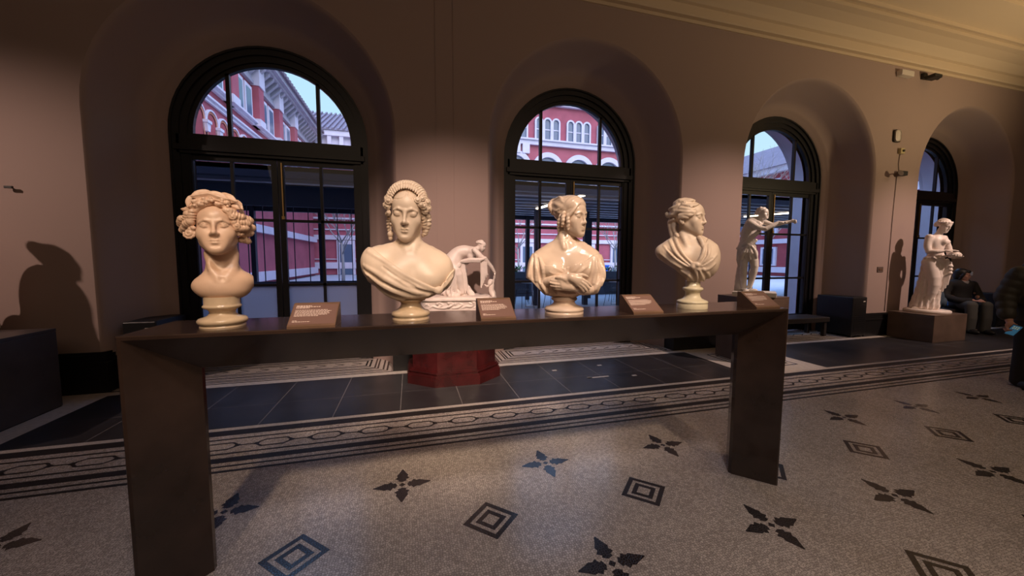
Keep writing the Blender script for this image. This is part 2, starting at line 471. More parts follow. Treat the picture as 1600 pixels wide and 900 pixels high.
def mosaic(name, col, grout, var=.25, rough=.32, scale=78.0, spec=.6):
    """small irregular marble tesserae with dark joints"""
    m = bpy.data.materials.new(name); m.use_nodes = True
    n = m.node_tree.nodes; l = m.node_tree.links; b = n['Principled BSDF']
    g = n.new('ShaderNodeNewGeometry')
    def vor(feature):
        v = n.new('ShaderNodeTexVoronoi'); v.feature = feature; v.voronoi_dimensions = '2D'; v.inputs['Scale'].default_value = scale; v.inputs['Randomness'].default_value = .75
        l.new(g.outputs['Position'], v.inputs['Vector']); return v
    ve = vor('DISTANCE_TO_EDGE'); vc = vor('F1')
    wn_ = n.new('ShaderNodeTexWhiteNoise'); wn_.noise_dimensions = '2D'; l.new(vc.outputs['Position'], wn_.inputs['Vector'])
    big = n.new('ShaderNodeTexNoise'); big.inputs['Scale'].default_value = 1.3; big.inputs['Detail'].default_value = 5; l.new(g.outputs['Position'], big.inputs['Vector'])
    mr = n.new('ShaderNodeMapRange'); mr.inputs['To Min'].default_value = 1 - var; mr.inputs['To Max'].default_value = 1 + var; l.new(wn_.outputs['Value'], mr.inputs['Value'])
    mb = n.new('ShaderNodeMapRange'); mb.inputs['From Min'].default_value = .3; mb.inputs['From Max'].default_value = .7; mb.inputs['To Min'].default_value = .88; mb.inputs['To Max'].default_value = 1.1; l.new(big.outputs['Fac'], mb.inputs['Value'])
    mu = n.new('ShaderNodeMath'); mu.operation = 'MULTIPLY'; l.new(mr.outputs['Result'], mu.inputs[0]); l.new(mb.outputs['Result'], mu.inputs[1])
    sc = n.new('ShaderNodeVectorMath'); sc.operation = 'SCALE'; sc.inputs[0].default_value = col; l.new(mu.outputs[0], sc.inputs['Scale'])
    st = n.new('ShaderNodeMapRange'); st.inputs['From Min'].default_value = .02; st.inputs['From Max'].default_value = .10; l.new(ve.outputs['Distance'], st.inputs['Value'])
    mx = n.new('ShaderNodeMix'); mx.data_type = 'RGBA'; l.new(st.outputs['Result'], mx.inputs['Factor'])
    mx.inputs['A'].default_value = (*grout, 1); l.new(sc.outputs['Vector'], mx.inputs['B'])
    l.new(mx.outputs['Result'], b.inputs['Base Color'])
    b.inputs['Roughness'].default_value = rough; b.inputs['Specular IOR Level'].default_value = spec
    bp = n.new('ShaderNodeBump'); bp.inputs['Strength'].default_value = .25; bp.inputs['Distance'].default_value = .002
    l.new(st.outputs['Result'], bp.inputs['Height']); l.new(bp.outputs['Normal'], b.inputs['Normal'])
    M[name] = m
    return m

def glass(name, tint=(1, 1, 1), refl=.06, rough=.0):
    m = bpy.data.materials.new(name); m.use_nodes = True
    n = m.node_tree.nodes; l = m.node_tree.links
    n.remove(n['Principled BSDF']); o = n['Material Output']
    t = n.new('ShaderNodeBsdfTransparent'); t.inputs[0].default_value = (*tint, 1)
    g = n.new('ShaderNodeBsdfGlossy'); g.inputs['Roughness'].default_value = rough
    lw = n.new('ShaderNodeLayerWeight'); lw.inputs['Blend'].default_value = .5
    pw = n.new('ShaderNodeMath'); pw.operation = 'POWER'; pw.inputs[1].default_value = 5.0; l.new(lw.outputs['Facing'], pw.inputs[0])
    ma = n.new('ShaderNodeMath'); ma.operation = 'MULTIPLY_ADD'; ma.inputs[1].default_value = .9; ma.inputs[2].default_value = .035; l.new(pw.outputs[0], ma.inputs[0])
    mx = n.new('ShaderNodeMixShader'); l.new(ma.outputs[0], mx.inputs[0]); l.new(t.outputs[0], mx.inputs[1]); l.new(g.outputs[0], mx.inputs[2]); l.new(mx.outputs[0], o.inputs['Surface'])
    M[name] = m
    return m

mat('wall_paint', (.35, .262, .232), .75, spec=.25, bump=.05, bscale=120)
mat('ceiling_paint', (.62, .50, .36), .8, spec=.2)
mat('black_paint', (.010, .0095, .0100), .38)
mat('window_black', (.007, .007, .0085), .35)
mat('brass', (.62, .40, .16), .35, 1.0)
mat('bronze_stone', (.034, .020, .0155), .22, noise=.28, nscale=5.0, coat=.3)
mat('plaque_wood', (.115, .064, .040), .42, noise=.15, nscale=20)
mat('plaque_face', (.135, .075, .064), .45)
mat('print_white', (.62, .50, .46), .6)
mat('marble_tan', (.66, .45, .325), .36, noise=.10, nscale=9, bump=.05, bscale=150)
mat('marble_beige', (.66, .53, .43), .42, noise=.08, nscale=9, bump=.05, bscale=150)
mat('marble_gloss', (.68, .53, .43), .18, noise=.07, nscale=9)
mat('marble_yellow', (.58, .44, .30), .20, noise=.14, nscale=14)
mat('marble_pale', (.66, .58, .42), .22, noise=.08, nscale=14)
mat('marble_white', (.82, .73, .67), .40, noise=.06, nscale=12)
mat('marble_cool', (.78, .74, .68), .30, noise=.06, nscale=12)
mat('slate', (.028, .027, .031), .34, noise=.25, nscale=3.0)
mat('slate_joint', (.20, .19, .19), .5)
mat('white_stone', (.50, .465, .43), .45, noise=.12, nscale=25)
mosaic('mosaic_light', (.46, .405, .375), (.10, .085, .08), rough=.20)
mosaic('mosaic_dark', (.020, .017, .020), (.048, .042, .042), var=.35, rough=.17)
mosaic('mosaic_band', (.017, .014, .015), (.042, .036, .036), var=.35, rough=.45, spec=.2)
mosaic('mosaic_white', (.56, .51, .47), (.16, .14, .13), var=.15, scale=110)
mat('plinth_stone', (.060, .050, .050), .33, noise=.3, nscale=4)
mat('plinth_brown', (.115, .078, .058), .38, noise=.25, nscale=4)
mat('mahogany', (.052, .007, .008), .22, noise=.45, nscale=6, coat=.4)
mat('radiator_black', (.008, .008, .009), .42)
mat('plastic_white', (.62, .56, .50), .5)
mat('plastic_cream', (.50, .42, .22), .5)
mat('plastic_dark', (.02, .018, .016), .5)
mat('wire_brown', (.12, .085, .07), .6)
glass('pane', (.96, .97, .98)); glass('pane_tinted', (.50, .53, .60))
pf = mat('pane_frosted', (.34, .38, .52), .5)
_n, _l = pf.node_tree.nodes, pf.node_tree.links
_t = _n.new('ShaderNodeBsdfTranslucent'); _t.inputs[0].default_value = (.40, .44, .56, 1); _m = _n.new('ShaderNodeMixShader'); _m.inputs[0].default_value = .6
_l.new(_n['Principled BSDF'].outputs[0], _m.inputs[1]); _l.new(_t.outputs[0], _m.inputs[2]); _l.new(_m.outputs[0], _n['Material Output'].inputs['Surface'])
# outside
mat('brick_red', (.40, .105, .135), .85, spec=.2, noise=.12, nscale=1.2)
mat('brick_dark', (.36, .075, .085), .85, spec=.2, noise=.15, nscale=1.5)
mat('brick_orange', (.55, .20, .13), .85, spec=.2, noise=.1, nscale=2)
mat('court_frieze_shaded', (.38, .35, .40), .8, spec=.2, noise=.1, nscale=2)  # court stone greyed, the shade under the eaves put into its colour
mat('court_stone', (.64, .58, .66), .8, spec=.2, noise=.06, nscale=2)
mat('court_window', (.09, .13, .20), .12)
mat('roof_slate', (.17, .13, .17), .7, noise=.15, nscale=2)
mat('paving', (.42, .44, .50), .7, noise=.06, nscale=3)
mat('canopy_dark', (.035, .040, .060), .5)
mat('canopy_slat', (.30, .28, .30), .5)
mat('tube_light', (1, .9, .75), .5, emit=(1.0, .82, .58), estr=7.0)
mat('bark', (.30, .27, .26), .9)
mat('bin_blue', (.02, .12, .62), .4)
mat('hedge_green', (.05, .16, .06), .8)
mat('planter_dark', (.06, .07, .09), .6)
mat('wire_black', (.02, .02, .025), .4)
mat('table_white', (.70, .72, .76), .4)
# people
mat('skin', (.46, .25, .19), .55)
mat('hair_black', (.010, .009, .010), .45)
mat('coat_black', (.014, .013, .014), .8, bump=.3, bscale=60)
mat('jacket_olive', (.030, .027, .018), .55, bump=.2, bscale=40)
mat('trouser_grey', (.075, .075, .070), .85)
mat('trouser_black', (.010, .010, .011), .8)
mat('scarf_grey', (.26, .25, .26), .9)
mat('denim', (.055, .085, .125), .85)
mat('shoe_black', (.010, .010, .010), .5)
mat('phone_screen', (.05, .07, .10), .2, emit=(.10, .45, .75), estr=.14)
mat('phone_icons', (.3, .6, .5), .2, emit=(.65, .55, .30), estr=.25)
mat('bench_dark', (.018, .013, .011), .5)
# ------------------------------------------------------------------ the gallery
TZ = 1.12                                     # table top
YW, YF, YO = 4.84, 5.50, 5.72                 # wall face, window frame, back of frame
SP, WC = 4.166, [-1.656 + 4.166 * k for k in range(-2, 5)]   # bay spacing, window centres
NW, NS = 1.475, 2.945                         # niche half width, springing
CEIL = 5.62
XL_, XR_ = -9.0, 17.0

def arch(c, w, zs, z0=0.0, n=28, k=1.0):
    """outline of an arched opening seen from the front, left foot to right foot"""
    pts = [(c - w, z0), (c - w, z0 + (zs - z0) * .5), (c - w, zs)]
    for i in range(1, n):
        a = math.pi * (1 - i / n); pts.append((c + w * math.cos(a), zs + w * k * math.sin(a)))
    return pts + [(c + w, zs), (c + w, z0 + (zs - z0) * .5), (c + w, z0)]

def loft(m, secs, mat=0, smooth=True):
    """secs: list of (y, outline)"""
    n = len(secs[0][1]); v = []; f = []
    for y, o in secs: v += [(p[0], y, p[1]) for p in o]
    for s in range(len(secs) - 1):
        for i in range(n - 1):
            f.append((s * n + i, s * n + i + 1, (s + 1) * n + i + 1, (s + 1) * n + i))
    m.add(v, f, mat, smooth)

def wall_with_arch(m, y, c, w, zs, x0, x1, ztop, mat=0):
    o = arch(c, w, zs); v = []; f = []
    for px, pz in o:
        dx, dz = px - c, pz - zs
        if dz <= 0: q = (x0 if dx < 0 else x1, pz)
        else:
            t = min((x1 - c) / abs(dx) if abs(dx) > 1e-6 else 1e9, (ztop - zs) / dz)
            q = (c + dx * t, zs + dz * t)
        v += [(px, y, pz), (q[0], y, q[1])]
    for i in range(len(o) - 1): f.append((2 * i, 2 * i + 2, 2 * i + 3, 2 * i + 1))
    m.add(v, f, mat, False)
    # the two upper corners
    for xs in (x0, x1):
        k = [i for i in range(len(o)) if abs(v[2 * i + 1][0] - xs) < 1e-6 and v[2 * i + 1][2] >= zs]
        t = [i for i in range(len(o)) if abs(v[2 * i + 1][2] - ztop) < 1e-6]
        a = max(k, key=lambda i: v[2 * i + 1][2]); b = (min if xs == x0 else max)(t)
        m.add([v[2 * a + 1], v[2 * b + 1], (xs, y, ztop)], [(0, 1, 2)], mat, False)

wall = MB()
x_prev = XL_
for c in WC:
    x0, x1 = c - SP / 2, c + SP / 2
    wall_with_arch(wall, YW, c, NW + .035, NS, x0, x1, CEIL + .1)
    secs = [(YW, arch(c, NW + .035, NS)), (YW + .012, arch(c, NW + .016, NS)), (YW + .035, arch(c, NW, NS)), (YW + .06, arch(c, NW - .012, NS)), (YW + .10, arch(c, NW - .03, NS)),
            (YW + .45, arch(c, NW - .13, NS)), (YF - .08, arch(c, 1.245, NS)), (YF - .075, arch(c, 1.215, NS)), (YF - .045, arch(c, 1.205, NS)), (YF - .035, arch(c, 1.165, NS)), (YF - .01, arch(c, 1.155, NS)), (YF, arch(c, 1.125, NS)), (YO, arch(c, 1.125, NS)), (YO, arch(c, .96, NS))]
    loft(wall, secs)
wo = wall.build('wall_back', M['wall_paint']); tag(wo, kind='structure')
w = MB(); w.box((XL_ - .2, -6.2, 0), (XL_, YW, CEIL + .1)); tag(w.build('wall_left', M['wall_paint']), kind='structure')
w = MB(); w.box((XR_, -6.2, 0), (XR_ + .2, YW, CEIL + .1)); tag(w.build('wall_right', M['wall_paint']), kind='structure')
w = MB(); w.box((XL_ - .2, -6.2, 0), (XR_ + .2, -6.0, CEIL + .1)); tag(w.build('wall_front', M['wall_paint']), kind='structure')

# ceiling with a deep moulded cornice and panel frames
c_ = MB(); c_.box((XL_ - .2, -6.2, CEIL), (XR_ + .2, 6.0, CEIL + .25)); 
for k in range(8):
    xa = -8.3 + k * 3.1
    for a, b, d in ((0.0, .10, .05), (.16, .22, .03)):
        x0, x1, y0, y1 = xa + a, xa + 2.6 - a, -.6 + a, 2.55 - a
        for lo, hi in (((x0, y0), (x1, y0 + b - a + .02)), ((x0, y1 - (b - a) - .02), (x1, y1)), ((x0, y0), (x0 + b - a + .02, y1)), ((x1 - (b - a) - .02, y0), (x1, y1))):
            c_.box((lo[0], lo[1], CEIL - d), (hi[0], hi[1], CEIL))
tag(c_.build('ceiling', M['ceiling_paint']), kind='structure')
prof = [(YW, 4.945), (4.755, 4.945), (4.745, 4.965), (4.745, 5.085), (4.70, 5.095), (4.66, 5.13), (4.58, 5.19), (4.42, 5.235), (4.33, 5.245), (4.33, 5.30), (4.29, 5.30), (4.27, 5.285), (4.245, 5.285), (4.245, 5.345), (3.95, 5.405), (3.80, 5.43), (3.80, 5.475), (3.55, 5.49), (3.40, 5.53), (3.20, 5.545), (3.20, CEIL), (YW, CEIL)]
cn = MB(); cn.prism(prof, 0, XL_, XR_); tag(cn.build('trim_1', M['ceiling_paint']), kind='structure')
tr = MB(); tr.box((XL_, YW - .02, 4.90), (XR_, YW, 4.945)); tag(tr.build('trim_2', M['ceiling_paint']), kind='structure')

# black skirting on every pier, returning into the niches
bb = MB()
for k in range(len(WC) - 1):
    x0, x1 = WC[k] + NW + .005, WC[k + 1] - NW - .005
    for lo, hi, d in ((0, .30, .055), (.30, .325, .065), (.325, .36, .045), (.36, .40, .035), (.40, .425, .025)):
        bb.box((x0 - d, YW - d, lo), (x1 + d, YW + .25, hi))
tag(bb.build('baseboard_back', M['black_paint']), kind='structure')
# fine vertical seams on the piers
sm = MB()
for x in (.345, .563): sm.box((x - .004, YW - .007, .44), (x + .004, YW, 4.94))
tag(sm.build('trim_3', M['wall_paint']), kind='structure')

# ------------------------------------------------------------------ the floor: mosaic field, inlaid motifs, borders, slate
fl = MB()          # 0 light mosaic, 1 dark mosaic, 2 slate, 3 joints, 4 white stone, 5 white mosaic
def sheet(poly, z, mt): fl.add([(p[0], p[1], z) for p in poly], [list(range(len(poly)))], mt)
def strip(y0, y1, mt, z=.0008, x0=XL_, x1=XR_): sheet([(x0, y0), (x1, y0), (x1, y1), (x0, y1)], z, mt)
sheet([(XL_, -6), (XR_, -6), (XR_, 6.0), (XL_, 6.0)], 0, 0)
strip(2.757, 2.785, 6); strip(2.828, 2.85, 6); strip(2.893, 2.965, 6); strip(3.018, 3.04, 6); strip(3.262, 3.284, 6); strip(3.345, 3.445, 6); strip(3.445, 3.50, 5)
def path(pts, w, mt, closed=False, z=.0008):
    """a band of width w along a polyline"""
    n = len(pts); L = []; R = []
    for i in range(n):
        p = np.array(pts[i], float)
        a = np.array(pts[(i - 1) % n] if (closed or i > 0) else pts[i], float); b = np.array(pts[(i + 1) % n] if (closed or i < n - 1) else pts[i], float)
        d0 = p - a; d1 = b - p
        d0 = d0 / (np.linalg.norm(d0) or 1); d1 = d1 / (np.linalg.norm(d1) or 1)
        t = d0 + d1; t /= np.linalg.norm(t) or 1
        nn = np.array([-t[1], t[0]]); m0 = np.array([-d1[1], d1[0]]) if np.linalg.norm(d1) else np.array([-d0[1], d0[0]])
        s = w / 2 / max(.3, abs(nn @ m0)); L.append(p + nn * s); R.append(p - nn * s)
    for i in range(n if closed else n - 1):
        j = (i + 1) % n; sheet([R[i], R[j], L[j], L[i]], z, mt)
CH = .3675
for k in range(-20, 47):                       # chain of long hexagons
    x = -1.223 + CH * k; y = 3.150
    a, b = x + .055, x + CH - .055
    path([(a, y), (a + .055, y + .052), (b - .055, y + .052), (b, y), (b - .055, y - .052), (a + .055, y - .052)], .018, 6, True)
    path([(x - .055, y), (x + .055, y)], .015, 6)
    for s in (-1, 1): sheet([(x + s * .066 - .018, y - .018), (x + s * .066 + .018, y - .018), (x + s * .066 + .018, y + .018), (x + s * .066 - .018, y + .018)], .0009, 6)
def flower(x, y):
    lf = [(.030, 0), (.042, .028), (.055, .022), (.068, .045), (.088, .030), (.105, .036), (.130, .022), (.172, .004), (.172, -.004), (.130, -.022), (.105, -.036), (.088, -.030), (.068, -.045), (.055, -.022), (.042, -.028)]
    for q in range(4):
        ca, sa = math.cos(q * math.pi / 2), math.sin(q * math.pi / 2)
        sheet([(x + u * ca - v * sa, y + u * sa + v * ca) for u, v in lf], .0008, 1)
    sheet([(x - .020, y), (x, y - .020), (x + .020, y), (x, y + .020)], .0008, 1)
def diamond(x, y):
    for r0, r1 in ((.150, .112), (.084, .048)):
        for q in range(4):
            a0, a1 = q * math.pi / 2, (q + 1) * math.pi / 2
            sheet([(x + r * math.cos(a) * 1.03, y + r * math.sin(a)) for r, a in ((r1, a0), (r0, a0), (r0, a1), (r1, a1))], .0008, 1)
for j in range(6):
    for k in range(-8, 18):
        y = 2.312 - .882 * j
        flower(-.072 + .9545 * k, y); diamond(.400 + .9545 * k, y - .448)
# slate panels between wide light bands, joints, threshold line
PX = [(-7.2, -4.27), (-3.02, 4.03), (5.28, 12.33), (13.6, 17.0)]
for a, b in PX:
    sheet([(a, 3.50), (b, 3.50), (b, 4.66), (a, 4.66)], .0006, 2)
    k = math.ceil((a - 1.05) / .581)
    while 1.05 + .581 * k < b:
        x = 1.05 + .581 * k
        if x > a + .05: sheet([(x - .003, 3.50), (x + .003, 3.50), (x + .003, 4.66), (x - .003, 4.66)], .0010, 3)
        k += 1
    sheet([(a, 3.998), (b, 3.998), (b, 4.002), (a, 4.002)], .0010, 3)
for px_, py_ in ((1.75, 4.30), (2.05, 3.92), (2.42, 4.36), (2.62, 3.86)): sheet([(px_ - .03, py_ - .02), (px_ + .03, py_ - .02), (px_ + .03, py_ + .02), (px_ - .03, py_ + .02)], .0012, 4)
sheet([(2.02, 3.90), (2.30, 3.90), (2.30, 3.93), (2.02, 3.93)], .0012, 4)
for a, b in ((-4.27, -3.02), (4.03, 5.28), (12.33, 13.6)):
    sheet([(a, 3.50), (b, 3.50), (b, 4.66), (a, 4.66)], .0006, 4)
    for d in (.22, .30, .42): path([(a + d, 3.50 + d), (b - d, 3.50 + d), (b - d, 4.66 - d), (a + d, 4.66 - d)], .022, 1, True, .0010)
strip(4.66, 4.775, 4, .0008)
strip(4.775, 4.80, 1, .0008)
for c in WC:                                   # panels in the niches
    x0, x1, y0, y1 = c - 1.40, c + 1.40, 4.80, 5.70
    sheet([(x0, y0), (x1, y0), (x1, y1), (x0, y1)], .0007, 5)
    for d in (.05, .10, .17, .21, .28, .33): path([(x0 + d, y0 + d), (x1 - d, y0 + d), (x1 - d, y1 - d), (x0 + d, y1 - d)], .022, 1, True, .0012)
    for i in range(9):
        t = x0 + .52 + i * .22
        path([(t, 5.18), (t + .12, 5.25), (t, 5.32)], .016, 1, False, .0012)
tag(fl.build('floor', [M['mosaic_light'], M['mosaic_dark'], M['slate'], M['slate_joint'], M['white_stone'], M['mosaic_white'], M['mosaic_band']]), kind='structure')

# ------------------------------------------------------------------ arched windows with glazed double doors
def ring(m, y0, y1, c, r0, r1, zs, z0):
    a, b = arch(c, r0, zs, z0), arch(c, r1, zs, z0)
    loft(m, [(y0, a), (y0, b), (y1, b), (y1, a), (y0, a)], 0, False)
def gallery_window(idx, c, tinted):
    root = empty('window_%d' % idx, (0, 0, 0)); tag(root, kind='structure')
    f = MB()
    ring(f, YF, YF + .16, c, 1.10, 1.145, NS, 0); ring(f, YF + .02, YF + .15, c, 1.03, 1.115, NS, 0); ring(f, YF + .05, YF + .14, c, .955, 1.045, NS, 0); ring(f, YF + .075, YF + .13, c, .905, .965, NS, 2.7)
    for s in (-1, 1): f.box((c + s * .93, YF + .06, 0), (c + s * 1.0, YF + .13, NS))
    f.box((c - 1.06, YF + .02, 2.70), (c + 1.06, YF + .15, 2.925)); f.box((c - 1.08, YF - .01, 2.735), (c + 1.08, YF + .05, 2.80)); f.box((c - .92, YF + .06, 2.90), (c + .92, YF + .13, 2.948))
    for s in (-.512, .512): f.box((c + s - .022, YF + .075, 2.93), (c + s + .022, YF + .125, NS + math.sqrt(.915 ** 2 - .26) + .01))
    f.build('window_frame', M['window_black'], root)
    p = MB(); o = arch(c, .925, NS, 2.92); p.add([(q[0], YF + .10, q[1]) for q in o], [list(range(len(o)))]); p.build('fanlight_pane', M['pane'], root)
    for s, nm in ((-1, 'door_leaf'), (1, 'door_leaf')):
        x0, x1 = (c - .99, c - .004) if s < 0 else (c + .004, c + .99)
        g0, g1 = (c - .925, c - .072) if s < 0 else (c + .072, c + .925)
        d = MB(); ya, yb = YF + .075, YF + .125
        d.box((x0, ya, .02), (g0, yb, 2.70)); d.box((g1, ya, .02), (x1, yb, 2.70)); d.box((g0, ya, 2.635), (g1, yb, 2.70)); d.box((g0, ya, .02), (g1, yb, .34))
        mx = c + s * .516
        d.box((mx - .018, ya + .005, .34), (mx + .018, yb - .005, 2.64))
        for z in (1.06, 1.913): d.box((g0, ya + .005, z - .018), (g1, yb - .005, z + .018))
        leaf = d.build(nm, M['window_black'], root)
        q = MB(); q.add([(g0, YF + .10, 1.06), (g1, YF + .10, 1.06), (g1, YF + .10, 2.64), (g0, YF + .10, 2.64)], [(0, 1, 2, 3)]); q.build('pane', M['pane_tinted'] if tinted else M['pane'], leaf)
        q = MB(); q.add([(g0, YF + .10, .34), (g1, YF + .10, .34), (g1, YF + .10, 1.06), (g0, YF + .10, 1.06)], [(0, 1, 2, 3)])
        q.build('lower_pane', M['pane_frosted'] if tinted else M['pane'], leaf)
    b = MB(); b.box((c + .045, YF + .058, 1.95), (c + .058, YF + .075, 2.66)); b.box((c + .035, YF + .05, 1.93), (c + .068, YF + .075, 1.97)); b.build('brass_bolt', M['brass'], root)
for i, c in enumerate(WC): gallery_window(i + 1, c, i == 2)

# ------------------------------------------------------------------ outer face of the wall with deep stone reveals
ow = MB(); YX = 6.16
for c in WC:
    wall_with_arch(ow, YX, c, 1.275, 2.90, c - SP / 2, c + SP / 2, 7.0)
    loft(ow, [(YX, arch(c, 1.275, 2.90)), (YX - .03, arch(c, 1.262, 2.90)), (YO + .12, arch(c, 1.262, 2.90)), (YO + .12, arch(c, 1.20, 2.90)), (YO, arch(c, 1.20, 2.90)), (YO, arch(c, .99, NS))])
    ring(ow, YX, YX + .07, c, 1.275, 1.50, 2.90, 0)
ow.box((XL_ - .2, 5.9, CEIL + .25), (XR_ + .2, YX, 7.0))
tag(ow.build('wall_outer', M['court_stone']), kind='structure')
# ------------------------------------------------------------------ the court outside
g = MB(); g.box((-60, 5.72, -.12), (90, 90, -.02)); tag(g.build('ground', M['paving']), kind='structure')

def round_window(parent, x, z0, z1, w, y, name='window', sash=True):
    zs = z1 - w / 2
    f = MB(); ring(f, y - .18, y, x, w / 2, w / 2 + .16, zs, z0); fo = f.build(name, M['court_stone'], parent)
    p = MB(); o = arch(x, w / 2 + .01, zs, z0, 12); p.add([(q[0], y - .03, q[1]) for q in o], [list(range(len(o)))])
    p.build('pane', M['court_window'], fo)
    if sash:
        b = MB(); b.box((x - w / 2, y - .07, (z0 + zs) / 2 + .1), (x + w / 2, y - .03, (z0 + zs) / 2 + .2))
        b.build('sash_bar', M['court_stone'], fo)

def far_building():
    r = empty('court_building', (0, 0, 0), 0, 'red brick building across the court with triple arched windows and stone bands', 'building')
    y = 36.0
    m = MB(); m.box((8.2, y, 0), (27.0, y + 8, 19.0)); m.box((-16, y, 0), (8.2, y + 8, 11.2)); m.box((27, y, 0), (31.2, y + 8, 11.2)); m.build('wall', M['brick_red'], r)
    s = MB()
    s.box((8.1, y - .35, 16.75), (27.1, y, 17.05)); s.box((8.1, y - .60, 17.05), (27.1, y, 17.35)); s.box((8.1, y - .25, 17.35), (27.1, y, 18.6))
    s.box((8.1, y - .30, 12.80), (27.1, y, 13.42)); s.box((8.1, y - .45, 13.22), (27.1, y, 13.36))
    for z0, z1, d in ((8.6, 9.0, .3), (5.75, 6.6, .25), (6.6, 6.75, .4), (4.9, 5.05, .15), (3.95, 4.05, .1), (3.1, 3.5, .2), (1.35, 1.42, .1), (.55, 1.1, .25)): s.box((-16, y - d, z0), (31.2, y, z1))
    for x in np.arange(-7.5, 31, .62): s.box((x - .18, y - .33, 5.95), (x + .18, y - .25, 6.42))
    for x in (10.3, 11.25): s.box((x - .36, y - .35, 11.9), (x + .36, y, 12.8))
    s.build('stone_band', M['court_stone'], r)
    for xa, xb in ((-16, 8.1), (27.1, 31.2)):
        e = MB(); e.box((xa, y - .9, 11.85), (xb, y, 12.3)); e.box((xa, y - .55, 10.55), (xb, y, 11.85)); e.build('cornice', M['court_stone'], r)
    for x in np.arange(-7.4, 8, .95):
        k = MB(); k.box((x - .16, y - .85, 10.95), (x + .16, y - .55, 11.85)); k.build('bracket', M['court_stone'], r)
    for xa, xb in ((-16, 8.2), (27, 31.2)):
        rf = MB(); rf.prism([(y - 1.0, 12.3), (y + 6, 16.0), (y + 8, 16.0), (y + 8, 12.3)], 0, xa, xb); rf.build('roof', M['roof_slate'], r)
    rf = MB()
    for x in np.arange(-15.8, 8.2, .42): rf.prism([(y - 1.0, 12.3), (y + 6, 16.0), (y + 6, 16.16), (y - 1.0, 12.46)], 0, x - .07, x + .07)
    rf.build('roof_rolls', M['roof_slate'], r)
    for gc in (10.13, 13.56, 16.97, 20.42, 23.85):
        for q in (-.905, 0, .905): round_window(r, gc + q, 13.40, 15.42, .58, y)
        a = MB(); o = []; 
        ring(a, y - .28, y, gc + .07, 1.18, 1.66, 10.50, 8.6); ao = a.build('arch', M['court_stone'], r)
        p = MB(); o = arch(gc + .07, 1.2, 10.50, 8.8, 16); p.add([(q[0], y - .05, q[1]) for q in o], [list(range(len(o)))]); p.build('pane', M['court_window'], ao)
    for gc in np.arange(-5.5, 30, 3.4):
        d = MB(); d.box((gc - .75, y - .2, .0), (gc + .75, y, 3.05)); do = d.build('doorway', M['court_stone'], r)
        p = MB(); p.box((gc - .5, y - .23, 0), (gc + .5, y - .2, 2.7)); p.build('pane', M['court_window'], do)
        for q in (-.8, .8):
            d = MB(); d.box((gc + q - .42, y - .15, 6.95), (gc + q + .42, y, 8.4)); do = d.build('window', M['court_stone'], r)
            p = MB(); p.box((gc + q - .28, y - .18, 7.05), (gc + q + .28, y - .15, 8.25)); p.build('pane', M['court_window'], do)
far_building()

